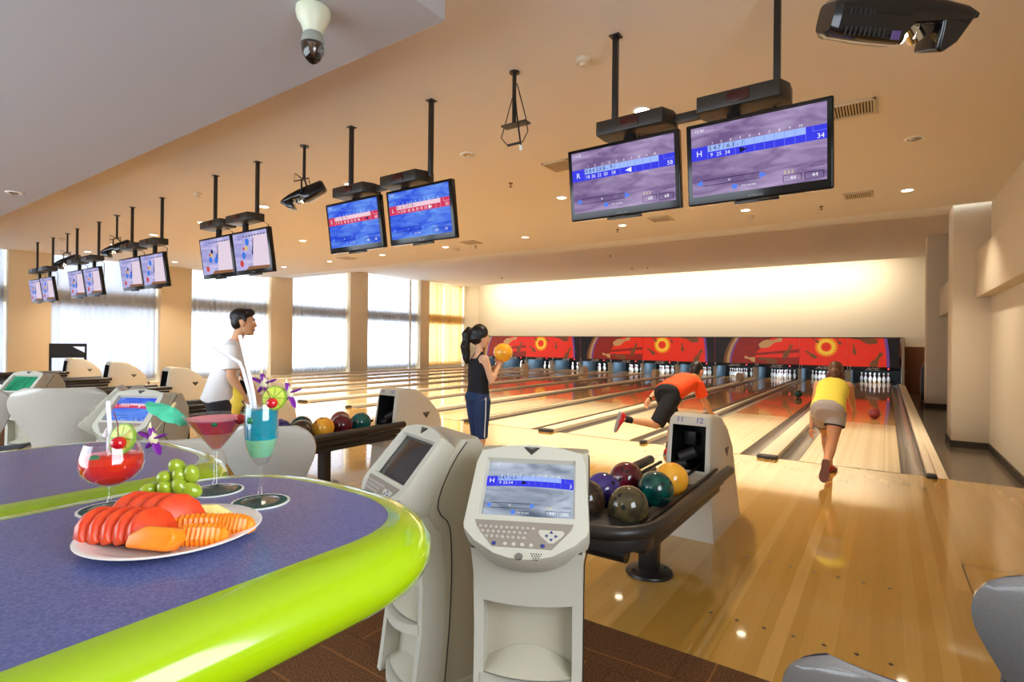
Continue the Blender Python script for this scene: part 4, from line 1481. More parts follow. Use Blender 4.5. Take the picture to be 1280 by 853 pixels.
    f.prism([(-0.175, -0.150), (0.165, -0.150), (0.155, -0.175), (0.095, -0.25), (-0.105, -0.25), (-0.165, -0.175)], 0.0005, 0.002, 0, 1, 0, X)
    f.prism([(0.052, -0.178), (0.128, -0.178), (0.136, -0.186), (0.128, -0.20), (0.10, -0.226), (0.082, -0.226), (0.054, -0.20), (0.046, -0.186)], 0.002, 0.0032, 0, 1, 1, X)
    kp = f.build('keypad', [M_key, M_con], t, 30)
    if detail:
        kf = MB()
        kf.cyl((0, 0, 0.002), (0, 0, 0.005), 0.0068, 0.006, 14)
        kme = kf.mesh('key', M_keyb, 40)
        for r, (n_, x0) in enumerate(((11, -0.153), (9, -0.143), (8, -0.128))):
            for k in range(n_):
                o = ob('key', kme, kp)
                o.matrix_local = X @ T(x0 + k * 0.0182, -0.176 - r * 0.0185, 0)
        af = MB()
        af.prism([(-0.006, -0.004), (0.006, -0.004), (0, 0.006)], 0.003, 0.0055)
        ame = af.mesh('arrow_key', M_keyd, 0)
        for k in range(4):
            o = ob('arrow_key', ame, kp)
            o.matrix_local = X @ T(0.091 + 0.016 * math.cos(k * PI / 2), -0.200 + 0.014 * math.sin(k * PI / 2), 0) @ RZ(k * PI / 2 - PI / 2)
        for x, mt in ((-0.10, M_keyd), (-0.062, M_con), (-0.033, M_con), (-0.004, M_con), (0.026, M_con), (0.064, M_keyd)):
            cf = MB()
            cf.cyl((0, 0, 0.002), (0, 0, 0.0045), 0.0075, 0.0065, 12)
            o = cf.build('function_key', mt, kp, 40)
            o.matrix_local = X @ T(x, -0.238, 0)
        f = MB()
        for r in range(4):
            for k in range(5 - r):
                f.cyl((0.028 + k * 0.0085 + r * 0.004, -0.268 - r * 0.0075, 0.0), (0.028 + k * 0.0085 + r * 0.004, -0.268 - r * 0.0075, 0.0012), 0.0023, n=8, M=X)
        f.build('speaker_holes', M_seam, head, 0)
    f = MB()
    f.cyl((-0.012, -0.281, 0), (-0.012, -0.281, 0.004), 0.0135, 0.012, 20, 0, X)
    f.build('power_button', M_metal, head, 40)
    f = MB()   # seam line round the shell
    for s in (-1, 1):
        sp = [(s * 0.206, -0.01, 1.075), (s * 0.2075, -0.05, 1.03), (s * 0.2075, -0.09, 0.97), (s * 0.2075, -0.125, 0.90), (s * 0.2075, -0.142, 0.85), (s * 0.2075, -0.145, 0.815), (s * 0.2075, -0.13, 0.785), (s * 0.2065, -0.10, 0.755), (s * 0.201, -0.085, 0.725), (s * 0.194, -0.076, 0.69), (s * 0.1925, -0.070, 0.6), (s * 0.1925, -0.070, 0.5), (s * 0.1925, -0.073, 0.4), (s * 0.1925, -0.078, 0.3), (s * 0.1925, -0.088, 0.18), (s * 0.1935, -0.098, 0.08)]
        f.tube(sp, 0.0022, 6)
    f.build('seam', M_seam, shell, 0)
    return t
def csc(*a):
    return lambda M, t, w, h: score_screen(w, h, M, *a, parent=t, bulge=0.012)
def cplain(mt):
    def fn(M, t, w, h):
        s = Scr(w, h, M, 0.012)
        return s.f.build('screen', mt, t, 60)
    return fn
M_crt = pm('dark_tube_screen', S(48, 46, 48), 0.08, spec=0.8)
console('grey scoring console in front, its lit screen showing player H', (0.165, -6.04, 0), 0.46,
        csc('H', '547/63-/', [(0.165, '9'), (0.225, '25'), (0.285, '34')], '3', '44', (0.42, 1, 4), '12:30', SCR_GREY))
console('grey scoring console turned left with a dark screen, just left of the front one', (-0.37, -5.95, 0), -0.36, cplain(M_crt))
console('grey scoring console with a blue and red screen, behind the second table', (-3.27, -6.0, 0), 0.49,
        csc('L', '4-6/27/8-', [(0.165, '4'), (0.225, '12'), (0.285, '20'), (0.345, '28'), (0.41, '36')], '53', '53', (0.67, 1, 3), '10:10', SCR_RED), False)
console('grey scoring console turned away, left of the blue screened one', (-3.80, -5.92, 0), -0.36, cplain(M_crt), False)
console('grey scoring console with a green screen at the far left edge', (-6.55, -5.85, 0), 0.49, cplain(E_greenc), False)

# ------------------------------------------------------------------ moulded chairs
M_chair = pm('chair_fibreglass', S(198, 193, 182), 0.22, noise=(160, S(178, 173, 162), 0.8), coat=0.5)
M_chair2 = pm('chair_fibreglass_dark', S(138, 136, 134), 0.2, noise=(160, S(122, 120, 118), 0.8), coat=0.4)
M_navy = pm('navy_pad', S(18, 34, 62), 0.4)
def chair(lab, loc, rz, s=1.0, mt=None):
    t = thing('moulded_chair', lab, 'chair', loc, rz, 'moulded grey chairs')
    t.scale = (s, s, s)
    prof = [(0.30, 0.425), (0.26, 0.455), (0.10, 0.445), (-0.06, 0.43), (-0.15, 0.45), (-0.20, 0.51), (-0.225, 0.60), (-0.25, 0.70), (-0.275, 0.80), (-0.295, 0.88), (-0.31, 0.94), (-0.318, 0.975)]
    hw = [0.20, 0.225, 0.235, 0.225, 0.205, 0.19, 0.205, 0.255, 0.30, 0.305, 0.27, 0.20]
    # smooth the outline
    def cat(a, k):
        n = len(a)
        out_ = []
        for i in range(n - 1):
            p0, p1, p2, p3 = a[max(i - 1, 0)], a[i], a[i + 1], a[min(i + 2, n - 1)]
            for j in range(k):
                q = j / k
                out_.append(0.5 * ((2 * p1) + (-p0 + p2) * q + (2 * p0 - 5 * p1 + 4 * p2 - p3) * q * q + (-p0 + 3 * p1 - 3 * p2 + p3) * q ** 3))
        out_.append(a[-1])
        return out_
    ys, zs, ws = cat([p[0] for p in prof], 3), cat([p[1] for p in prof], 3), cat(hw, 3)
    NX = 14
    def shell(th0, th1, inset):
        rows_f, rows_b = [], []
        n = len(ys)
        for i in range(n):
            tx = V((0, ys[min(i + 1, n - 1)] - ys[max(i - 1, 0)], zs[min(i + 1, n - 1)] - zs[max(i - 1, 0)])).normalized()
            nr = V((0, tx.z, -tx.y))          # towards the sitter / upward
            if nr.z < -0.3:
                nr = -nr
            rf, rb = [], []
            for k in range(NX + 1):
                q = -1 + 2 * k / NX
                x = q * (ws[i] - inset)
                curl = 0.055 * q * q if zs[i] > 0.5 else 0.02 * q * q
                base = V((x, ys[i], zs[i]))
                base += (V((0, 1, 0)) * curl if zs[i] > 0.5 else V((0, 0, 1)) * curl)
                rf.append(base + nr * th1)
                rb.append(base + nr * th0)
            rows_f.append(rf)
            rows_b.append(rb)
        return [a + list(reversed(b_)) for a, b_ in zip(rows_f, rows_b)]
    f = MB()
    f.loft(shell(-0.016, 0.0, 0.0))
    f.build('shell', mt or M_chair, t, 60)
    f = MB()
    rg = shell(0.0015, 0.014, 0.012)
    f.loft(rg[2:11])
    f.build('seat_pad', M_navy, t, 60)
    f = MB()
    f.loft(rg[17:-1])
    f.build('back_pad', M_navy, t, 60)
    f = MB()
    f.cyl((0, 0.02, 0.40), (0, 0.02, 0.03), 0.04, 0.045, 18)
    f.box((0, 0.02, 0.405), (0.3, 0.3, 0.025), 0.008)
    f.build('pedestal', M_dkpl, t, 40)
    f = MB()
    f.lathe([(0, 0.03), (0.1, 0.028), (0.19, 0.012), (0.2, 0.0), (0, 0)], 28, M=T(0, 0.02, 0))
    f.build('base', M_dkpl, t, 40)
    return t
chair('grey moulded chair seen from behind, right behind the blue cocktail', (-1.99, -5.72, 0), 0.55, 1.0)
chair('grey moulded chair behind the pink cocktail, left of the one behind the blue drink', (-2.02, -6.33, 0), 0.75, 1.0)
chair('grey moulded chair behind the second table with a console right of it', (-4.47, -6.13, 0), 0.95, 1.12)
chair('grey moulded chair at the far left edge behind the second table', (-4.97, -6.64, 0), 0.95, 1.12)
chair('dark grey moulded chair at the lower right corner of the picture', (1.78, -5.72, 0), -0.1, 0.95, M_chair2)
chair('dark grey moulded chair at the bottom edge, left of the corner one', (1.33, -6.22, 0), 0.1, 0.86, M_chair2)

# ------------------------------------------------------------------ tables
M_lime = pm('lime_bumper', S(150, 182, 6), 0.16, coat=0.7)
M_lam = pm('blue_laminate', S(98, 106, 160), 0.26, spec=0.6, noise=(260, S(78, 86, 140), 0.25))
def table(lab, x0, x1, yend, ystart, zt, xr):
    t = thing('lounge_table', lab, 'table', ((x0 + x1) / 2, (yend + ystart) / 2, 0), 0, 'lounge tables')
    cx, cy = (x0 + x1) / 2, (yend + ystart) / 2
    hw = (x1 - x0) / 2
    hl = (yend - ystart) / 2
    pts = []
    e = 0.75
    ry = xr
    for k in range(25):
        a = PI * k / 24
        c_, s_ = math.cos(a), math.sin(a)
        pts.append((hw * math.copysign(abs(c_) ** e, c_), hl - ry + ry * abs(s_) ** e))
    pts += [(-hw, -hl), (hw, -hl)]
    f = MB()
    f.prism(pts, zt - 0.035, zt)
    f.build('tabletop', M_lam, t, 30)
    # bumper: profile swept round the edge
    prof = [(-0.004, 0.0005), (0.012, 0.0005), (0.034, -0.004), (0.055, -0.016), (0.070, -0.038), (0.072, -0.06), (0.062, -0.084), (0.042, -0.1), (0.012, -0.105), (-0.004, -0.10)]
    f = MB()
    path = [(hw, -hl)] + pts[:25] + [(-hw, -hl)]
    rings = []
    for i, p in enumerate(path):
        a = path[max(i - 1, 0)]
        b_ = path[min(i + 1, len(path) - 1)]
        d = V((b_[0] - a[0], b_[1] - a[1])).normalized()
        nrm = V((d.y, -d.x))
        rings.append([(p[0] + nrm.x * o, p[1] + nrm.y * o, zt + z) for o, z in prof])
    f.loft(rings)
    f.build('edge_bumper', M_lime, t, 60)
    f = MB()
    f.cyl((0, 0.02, zt - 0.05), (0, 0.02, 0.03), 0.05, 0.05, 24)
    f.box((0, 0.02, zt - 0.05), (0.3, 0.5, 0.03), 0.006)
    f.build('column', M_satin, t, 40)
    f = MB()
    f.lathe([(0, 0.035), (0.12, 0.03), (0.27, 0.012), (0.28, 0), (0, 0)], 32, M=T(0, 0.02, 0))
    f.build('base', M_satin, t, 40)
ZT = 1.19
table('blue topped table with lime bumper in front, carrying drinks and fruit', 0.04, 0.606, -7.076, -7.95, ZT, 0.22)
table('blue topped table with lime bumper behind the fruit plate, empty', -0.93, -0.235, -6.99, -7.75, 1.15, 0.30)
# ------------------------------------------------------------------ things on the front table
def thin_glass(name, tint=(1, 1, 1, 1), refl=0.9):
    m, nt, out = _new(name)
    tr = nt.nodes.new('ShaderNodeBsdfTransparent')
    tr.inputs['Color'].default_value = tint
    gl = nt.nodes.new('ShaderNodeBsdfGlossy')
    gl.inputs['Roughness'].default_value = 0.02
    gl.inputs['Color'].default_value = (refl, refl, refl, 1)
    lw = nt.nodes.new('ShaderNodeLayerWeight')
    lw.inputs['Blend'].default_value = 0.5
    pw = nt.nodes.new('ShaderNodeMath')
    pw.operation = 'POWER'
    pw.inputs[1].default_value = 3.0
    nt.links.new(lw.outputs['Facing'], pw.inputs[0])
    fr = nt.nodes.new('ShaderNodeMath')
    fr.operation = 'MULTIPLY_ADD'
    fr.inputs[1].default_value = 0.55
    fr.inputs[2].default_value = 0.045
    nt.links.new(pw.outputs[0], fr.inputs[0])
    mx = nt.nodes.new('ShaderNodeMixShader')
    nt.links.new(fr.outputs[0], mx.inputs[0])
    nt.links.new(tr.outputs[0], mx.inputs[1])
    nt.links.new(gl.outputs[0], mx.inputs[2])
    nt.links.new(mx.outputs[0], out.inputs[0])
    return m
def drink(name, col, clear=0.35, rough=0.05):
    """cloudy coloured liquid: light scatters in it and part passes through"""
    m, nt, out = _new(name)
    N = nt.nodes.new
    L = nt.links.new
    b = N('ShaderNodeBsdfPrincipled')
    b.inputs['Base Color'].default_value = col
    b.inputs['Roughness'].default_value = rough
    t = N('ShaderNodeBsdfTranslucent')
    t.inputs['Color'].default_value = col
    tr = N('ShaderNodeBsdfTransparent')
    tr.inputs['Color'].default_value = col
    x1 = N('ShaderNodeMixShader')
    x1.inputs[0].default_value = 0.45
    x2 = N('ShaderNodeMixShader')
    x2.inputs[0].default_value = clear
    L(b.outputs[0], x1.inputs[1])
    L(t.outputs[0], x1.inputs[2])
    L(x1.outputs[0], x2.inputs[1])
    L(tr.outputs[0], x2.inputs[2])
    L(x2.outputs[0], out.inputs[0])
    return m
M_glass = thin_glass('thin_glass')
M_cgreen = pm('coaster_green', S(20, 62, 58), 0.6, noise=(60, S(30, 84, 76), 0.5))
M_cwhite = pm('coaster_white', S(224, 224, 218), 0.6)
M_straw = pm('straw_white', S(236, 236, 240), 0.35)
M_limeskin = pm('lime_skin', S(128, 168, 44), 0.4)
M_limeflesh = pm('lime_flesh', S(190, 206, 66), 0.35, noise=(90, S(206, 216, 96), 0.6))
M_cherry = pm('cherry_red', S(190, 12, 24), 0.12, coat=0.6)
M_stem = pm('cherry_stem', S(120, 20, 50), 0.5)
M_pick = pm('toothpick', S(214, 190, 140), 0.6)
M_orch = pm('orchid_purple', S(112, 22, 138), 0.5)
M_orchw = pm('orchid_white', S(236, 226, 216), 0.5, noise=(60, S(200, 196, 120), 0.8))
M_red_l = drink('red_drink', S(255, 62, 26), 0.14)
M_pink_l = drink('pink_drink', S(255, 84, 92), 0.02)
M_pink_b = drink('pink_drink_pale', S(255, 192, 160), 0.12)
M_foam = pm('pink_foam', S(240, 150, 160), 0.6)
M_blue_l = drink('blue_drink', S(0, 168, 190), 0.04)
M_green_l = drink('green_drink', S(160, 230, 184), 0.12)
M_greenb = pm('green_cherry', S(20, 110, 70), 0.2)
M_umb = pm('paper_green', S(60, 190, 150), 0.6, noise=(60, S(90, 206, 170), 0.6))
M_pine = pm('pineapple_yellow', S(236, 206, 70), 0.4, noise=(60, S(222, 184, 50), 0.6))
M_pinep = pm('pineapple_pale', S(232, 222, 150), 0.4, noise=(80, S(214, 200, 110), 0.6))
def coaster(x, y, label):
    f = MB()
    f.lathe([(0, 0), (0.052, 0), (0.052, 0.002), (0.0475, 0.002), (0.0475, 0.0022), (0, 0.0022)], 40)
    for p in f.bm.faces:
        c = p.calc_center_median()
        p.material_index = 0 if (math.hypot(c.x, c.y) < 0.0478 and c.z > 0.001) else 1
    tag(f.build('coaster', [M_cgreen, M_cwhite], None, 30, (x, y, ZT + 0.0003)), label, 'coaster', 'coasters under the drinks')
CR, CM, CF = (0.122, -7.412), (0.150, -7.240), (0.296, -7.229)
coaster(*CR, 'dark green coaster with white rim under the red drink')
coaster(*CM, 'dark green coaster with white rim under the pink martini glass')
coaster(*CF, 'dark green coaster with white rim under the tall blue drink')
ZG = ZT + 0.0027
def vessel(bowl, zst, rstem, foot, th=0.0012):
    """closed glass outline: foot, stem, outer bowl, rim, inner bowl"""
    outp = [(0, 0), (foot, 0), (foot, 0.0015), (foot * 0.8, 0.003), (foot * 0.35, 0.007), (rstem * 1.5, 0.013), (rstem, 0.022), (rstem, zst - 0.006)]
    outp += bowl
    inn = [(max(r - th, 0), z + (th * 1.6 if i == 0 else 0)) for i, (r, z) in enumerate(bowl)]
    outp += list(reversed(inn))
    return outp + [(0, inn[0][1])]
def wheel(t, c, r, nrm, name='lime_wheel'):
    f = MB()
    X = T(*c) @ V(nrm).normalized().to_track_quat('Z', 'Y').to_matrix().to_4x4()
    f.lathe([(0, -0.0025), (r * 0.9, -0.0025), (r, -0.002), (r, 0.002), (r * 0.9, 0.0025), (0, 0.0025)], 28, 0, X)
    for s in (-1, 1):
        for k in range(8):
            a0, a1 = k * PI / 4 + 0.04, (k + 1) * PI / 4 - 0.04
            pts = [(0.12 * r * math.cos((a0 + a1) / 2), 0.12 * r * math.sin((a0 + a1) / 2), s * 0.0028)] + [(0.9 * r * math.cos(a0 + (a1 - a0) * q / 4), 0.9 * r * math.sin(a0 + (a1 - a0) * q / 4), s * 0.0028) for q in range(5)]
            f.quad(pts, 1, X)
    return f.build(name, [M_limeskin, M_limeflesh], t, 30)
def cherry(t, c, r, stem=None):
    f = MB()
    f.ell(c, (r, r, r * 0.95), u=18, v=12)
    ch = f.build('cherry', M_cherry, t, 60)
    if stem:
        f = MB()
        f.tube(stem, 0.0009, 6)
        f.build('cherry_stem', M_stem, ch, 60)
def orchid(t, c, up):
    f = MB()
    for a, ln, w in ((0.3, 0.026, 0.008), (1.9, 0.02, 0.009), (2.8, 0.03, 0.010), (4.0, 0.02, 0.009), (5.2, 0.028, 0.010)):
        d = V((math.cos(a) * 0.7, math.cos(a) * 0.4, math.sin(a)))
        R_ = d.normalized().to_track_quat('X', 'Z').to_matrix()
        f.ell(V(c) + d * ln * 0.6, (ln * 0.55, w, 0.0025), 0, None, 12, 8, R_)
    o = f.build('orchid_petals', M_orch, t, 60)
    f = MB()
    f.ell(c, (0.009, 0.008, 0.011), u=12, v=8)
    f.tube([c, V(c) + V((-0.006, -0.004, 0.018)), V(c) + V((-0.004, -0.004, 0.03))], [0.005, 0.004, 0.001], 8)
    f.build('orchid_heart', M_orchw, o, 60)
# image right is roughly (0.82, 0.57) on the table, away from the viewer (-0.57, 0.82)
R_ = V((0.822, 0.570, 0))
A_ = V((-0.570, 0.822, 0))
def rel(r, a, z):
    return R_ * r + A_ * a + V((0, 0, z))
# --- red drink in a snifter
t = thing('cocktail', 'red cocktail in a round stemmed glass with lime wheel and orchid', 'drink', (CR[0], CR[1], ZG), 0)
f = MB()
bowl = [(0.004, 0.040), (0.016, 0.043), (0.034, 0.053), (0.046, 0.066), (0.0505, 0.079), (0.049, 0.094), (0.045, 0.108), (0.0415, 0.119)]
f.lathe(vessel(bowl, 0.040, 0.0045, 0.034), 40)
f.build('glass', M_glass, t, 60)
f = MB()
lq = [(r - 0.0016, z + 0.001) for r, z in bowl[1:6]]
f.lathe([(0, 0.0425)] + lq + [(0.0465, 0.0965), (0, 0.0965)], 40)
f.build('liquid', M_red_l, t, 60)
f = MB()
f.ell(rel(-0.004, -0.036, 0.095), 0.0085, u=14, v=10)
f.build('green_berry', M_greenb, t, 60)
f = MB()
f.tube([rel(-0.004, 0.0, 0.07), rel(-0.003, 0.0, 0.13), rel(-0.006, 0.0, 0.168), rel(-0.008, 0.0, 0.194)], 0.0036, 10)
f.tube([rel(-0.014, 0.01, 0.10), rel(-0.012, 0.01, 0.138), rel(-0.015, 0.01, 0.142), rel(-0.018, 0.005, 0.128)], 0.0036, 10)
f.build('straw', M_straw, t, 60)
wheel(t, rel(0.028, -0.012, 0.128), 0.0275, rel(-0.25, -1, 0.25))
cherry(t, rel(0.028, -0.022, 0.122), 0.0125, [rel(0.027, -0.022, 0.132), rel(0.028, -0.024, 0.155), rel(0.02, -0.024, 0.178)])
f = MB()
f.tube([rel(0.014, -0.024, 0.118), rel(0.055, -0.012, 0.152)], 0.0009, 6)
f.build('toothpick', M_pick, t, 60)
orchid(t, rel(0.082, -0.01, 0.128), None)
# --- pink martini
t = thing('cocktail', 'pink cocktail in a wide martini glass with a green paper umbrella', 'drink', (CM[0], CM[1], ZG), 0)
f = MB()
bowl = [(0.004, 0.079), (0.010, 0.084), (0.062, 0.153)]
f.lathe(vessel(bowl, 0.079, 0.0048, 0.041), 44)
f.build('glass', M_glass, t, 30)
f = MB()
f.lathe([(0, 0.083), (0.0085, 0.0852), (0.0325, 0.117), (0, 0.117)], 40)
f.build('lower_liquid', M_pink_b, t, 30)
f = MB()
f.lathe([(0, 0.1175), (0.0327, 0.1175), (0.053, 0.1442), (0, 0.1442)], 40)
lqd = f.build('upper_liquid', M_pink_l, t, 30)
f = MB()
f.lathe([(0, 0.1445), (0.0533, 0.1445), (0.0553, 0.1472), (0, 0.1472)], 40)
f.build('foam', M_foam, t, 30)
f = MB()
X = Matrix.Translation(rel(-0.098, 0.0, 0.158)) @ rel(0.5, 0.06, 0.8).normalized().to_track_quat('Z', 'Y').to_matrix().to_4x4()
n = 24
t2 = bmesh.new()
apex = t2.verts.new((0, 0, 0.014))
rim = [t2.verts.new((0.044 * math.cos(2 * PI * k / n), 0.044 * math.sin(2 * PI * k / n), -0.004 + (0.002 if k % 3 == 0 else -0.001))) for k in range(n)]
apex2 = t2.verts.new((0, 0, 0.0128))
rim2 = [t2.verts.new((v.co.x * 0.995, v.co.y * 0.995, v.co.z - 0.0008)) for v in rim]
for k in range(n):
    t2.faces.new((apex, rim[k], rim[(k + 1) % n]))
    t2.faces.new((apex2, rim2[(k + 1) % n], rim2[k]))
    t2.faces.new((rim[k], rim2[k], rim2[(k + 1) % n], rim[(k + 1) % n]))
f.add(t2, 0, X)
um = f.build('paper_umbrella', M_umb, t, 20)
f = MB()
f.tube([(0, 0, 0.024), (0, 0, -0.03), (0.01, 0.004, -0.062)], 0.001, 6, 0, X)
f.cyl((0, 0, 0.012), (0, 0, 0.022), 0.0035, 0.003, 10, 0, X)
f.build('umbrella_stick', M_pick, um, 40)
f = MB()
f.ell(rel(0.02, -0.045, 0.141), (0.006, 0.006, 0.005), u=12, v=8)
f.build('green_berry', M_greenb, t, 60)
f = MB()
X = Matrix.Translation(rel(0.046, -0.012, 0.180)) @ RZ(0.6) @ FRONT
f.prism([(-0.008, -0.022), (0.006, -0.024), (0.010, -0.010), (0.014, -0.006), (0.009, 0.002), (0.014, 0.010), (0.010, 0.014), (0.002, 0.024), (-0.005, 0.032), (-0.006, 0.012), (-0.012, 0.004), (-0.007, -0.004)], -0.005, 0.005, 0.0015, 2, 0, X)
f.build('pineapple_wedge', M_pine, t, 40)
cherry(t, rel(0.057, -0.016, 0.147), 0.0105)
# --- tall blue drink
t = thing('cocktail', 'tall blue cocktail in a flute glass with white straws and lime', 'drink', (CF[0], CF[1], ZG), 0)
f = MB()
bowl = [(0.004, 0.066), (0.011, 0.071), (0.019, 0.083), (0.026, 0.103), (0.0300, 0.128), (0.0308, 0.150), (0.0300, 0.170), (0.0288, 0.187)]
f.lathe(vessel(bowl, 0.066, 0.0042, 0.034), 40)
f.build('glass', M_glass, t, 60)
f = MB()
f.lathe([(0, 0.0865), (0.0185, 0.0865), (0.0245, 0.104), (0.0278, 0.1195), (0, 0.1195)], 40)
f.build('lower_liquid', M_green_l, t, 60)
f = MB()
f.lathe([(0, 0.120), (0.0279, 0.120), (0.0286, 0.128), (0.0293, 0.150), (0.0286, 0.168), (0.0283, 0.176), (0, 0.1765)], 40)
f.build('upper_liquid', M_blue_l, t, 60)
f = MB()
f.ell(rel(-0.008, -0.0245, 0.157), 0.0075, u=14, v=10)
f.build('green_berry', M_greenb, t, 60)
f = MB()
f.tube([rel(-0.006, 0.0, 0.14), rel(-0.018, 0.002, 0.21), rel(-0.046, 0.006, 0.316)], 0.0034, 10)
f.build('straw', M_straw, t, 60)
f = MB()
f.tube([rel(-0.012, 0.004, 0.14), rel(-0.024, 0.004, 0.20), rel(-0.040, 0.006, 0.252), rel(-0.046, 0.006, 0.264), rel(-0.054, 0.006, 0.268), rel(-0.098, 0.008, 0.294)], 0.0034, 10)
f.build('straw', M_straw, t, 60)
wheel(t, rel(0.026, -0.004, 0.197), 0.0235, rel(-0.1, -1, 0.25))
cherry(t, rel(0.026, -0.014, 0.189), 0.0105, [rel(0.024, -0.014, 0.197), rel(0.012, -0.012, 0.217)])
f = MB()
f.tube([rel(0.012, 0.012, 0.18), rel(0.004, 0.02, 0.255)], 0.0012, 6)
f.build('toothpick', M_pick, t, 60)
orchid(t, rel(-0.006, 0.024, 0.222), None)
orchid(t, rel(0.046, 0.016, 0.205), None)

# ------------------------------------------------------------------ fruit plate
PX, PY = 0.366, -7.412
M_plate = pm('plate_white', S(232, 228, 224), 0.15, coat=0.5)
f = MB()
f.lathe([(0, 0.0), (0.08, 0.0), (0.088, 0.002), (0.104, 0.008), (0.123, 0.0145), (0.125, 0.016), (0.123, 0.0175), (0.102, 0.0115), (0.086, 0.006), (0, 0.005)], 56)
tag(f.build('plate', M_plate, None, 60, (PX, PY, ZT + 0.0003)), 'white round plate of cut fruit on the blue table', 'plate')
ZP = ZT + 0.0065
M_melon = pm('melon_red', S(200, 48, 14), 0.3, noise=(70, S(220, 78, 30), 0.6), sss=0.2)
M_seed = pm('melon_seed', S(40, 24, 16), 0.3)
def slab(name, mt, pts, th, M, label, cat, group, bev=0.004, seeds=()):
    f = MB()
    f.prism(pts, -th / 2, th / 2, bev, 3)
    for sx, sy, sz in seeds:
        f.ell((sx, sy, sz * th / 2), (0.003, 0.0045, 0.0012), 1, None, 10, 6)
    o = f.build(name, [mt, M_seed], None, 50)
    o.matrix_world = M
    return tag(o, label, cat, group)
# rounded wedges of watermelon leaning one on the next, along the image left to right
WEDGE = [(-0.033, 0.0), (0.033, 0.0), (0.034, 0.012), (0.028, 0.030), (0.015, 0.043), (0.0, 0.047), (-0.017, 0.042), (-0.030, 0.028), (-0.035, 0.012)]
def place(r, a, z, rz, lean, roll=0.0):
    c = V((PX, PY, 0)) + R_ * r + A_ * a
    return T(c.x, c.y, ZP + z) @ RZ(rz) @ RX(lean) @ RY(roll)
base_rz = math.atan2(R_.y, R_.x)
wl = ['leftmost, at the plate rim', 'second from left', 'third from left', 'fourth from left', 'rightmost, with dark seeds showing']
for k in range(5):
    slab('watermelon_slice', M_melon, WEDGE, 0.019, place(-0.088 + k * 0.021, -0.028 - k * 0.003, 0.004 + 0.001 * k, base_rz + 1.12, PI / 2 - 0.42), 'red melon slice in the front row, ' + wl[k], 'fruit', 'red melon slices', seeds=((0.008, 0.026, -1.0), (-0.012, 0.02, -1.0)) if k == 4 else ())
for k in range(4):
    slab('watermelon_slice', M_melon, [(x * 1.15, y * 1.15) for x, y in WEDGE], 0.02, place(-0.066 + k * 0.024, 0.016 - k * 0.004, 0.008, base_rz + 0.95, PI / 2 - 0.4), 'red melon slice in the back row, ' + ['leftmost under the red drink', 'second from left', 'third from left', 'rightmost, next to the grapes'][k], 'fruit', 'red melon slices', seeds=((0.012, 0.03, -1.0),) if k == 3 else ())
M_pap = pm('papaya_orange', S(236, 126, 20), 0.3, noise=(50, S(244, 144, 36), 0.6), sss=0.2)
slab('papaya_chunk', M_pap, [(-0.036, 0.002), (0.024, -0.002), (0.036, 0.016), (0.028, 0.030), (-0.012, 0.032), (-0.034, 0.020)], 0.032, place(0.018, -0.072, 0.004, base_rz - 0.05, PI / 2 - 0.35), 'smooth orange papaya chunk at the front of the plate', 'fruit', 'papaya pieces', 0.005)
def crinkle(r, a, z, rz, ln, label, tilt=0.25):
    """papaya piece with a crinkle cut face"""
    f = MB()
    n = 44
    sec = []
    for i in range(n + 1):
        x = -ln / 2 + ln * i / n
        end = math.sqrt(max(0.05, 1 - (abs(x) / (ln / 2)) ** 3))
        rip = 0.0012 * math.sin(i * 2 * PI / 4.0)
        h_ = 0.024 * (0.45 + 0.55 * end)
        w_ = 0.017 * end
        ring = [(x, -w_ - rip, 0.0), (x, w_, 0.0), (x, w_ * 0.9, h_ * 0.6), (x, w_ * 0.35, h_ + rip), (x, -w_ * 0.35, h_ + rip), (x, -w_ - rip, h_ * 0.45)]
        sec.append(ring)
    f.loft(sec)
    o = f.build('papaya_slice', M_pap, None, 35)
    c = V((PX, PY, 0)) + R_ * r + A_ * a
    o.matrix_world = T(c.x, c.y, ZP + z) @ RZ(rz) @ RX(tilt)
    tag(o, label, 'fruit', 'papaya pieces')
crinkle(0.062, -0.030, 0.004, base_rz + 0.12, 0.074, 'crinkle cut orange papaya slice at the front right of the plate')
crinkle(0.034, 0.010, 0.006, base_rz + 0.22, 0.082, 'crinkle cut orange papaya slice in front of the pineapple', 0.35)
crinkle(0.085, 0.016, 0.004, base_rz - 0.1, 0.072, 'crinkle cut orange papaya slice at the right rim of the plate')
f = MB()
f.prism([(-0.04, 0), (0.03, 0.0), (0.042, 0.012), (0.02, 0.026), (-0.02, 0.028), (-0.042, 0.014)], -0.014, 0.014, 0.004, 2)
o = f.build('pineapple_slice', M_pinep, None, 40)
o.matrix_world = place(0.022, 0.045, 0.004, base_rz + 0.3, PI / 2 - 0.4)
tag(o, 'pale yellow pineapple slice between the grapes and the papaya', 'fruit')
M_grape = pm('grape_green', S(134, 158, 28), 0.15, coat=0.4, noise=(40, S(156, 176, 50), 0.6), sss=0.3)
f = MB()
f.ell((0, 0, 0), (0.0125, 0.0125, 0.0175), u=16, v=10)
f.cyl((0, 0, 0.0165), (0, 0, 0.0195), 0.0012, 0.0008, 6)
ME_gr = f.mesh('grape', M_grape, 60)
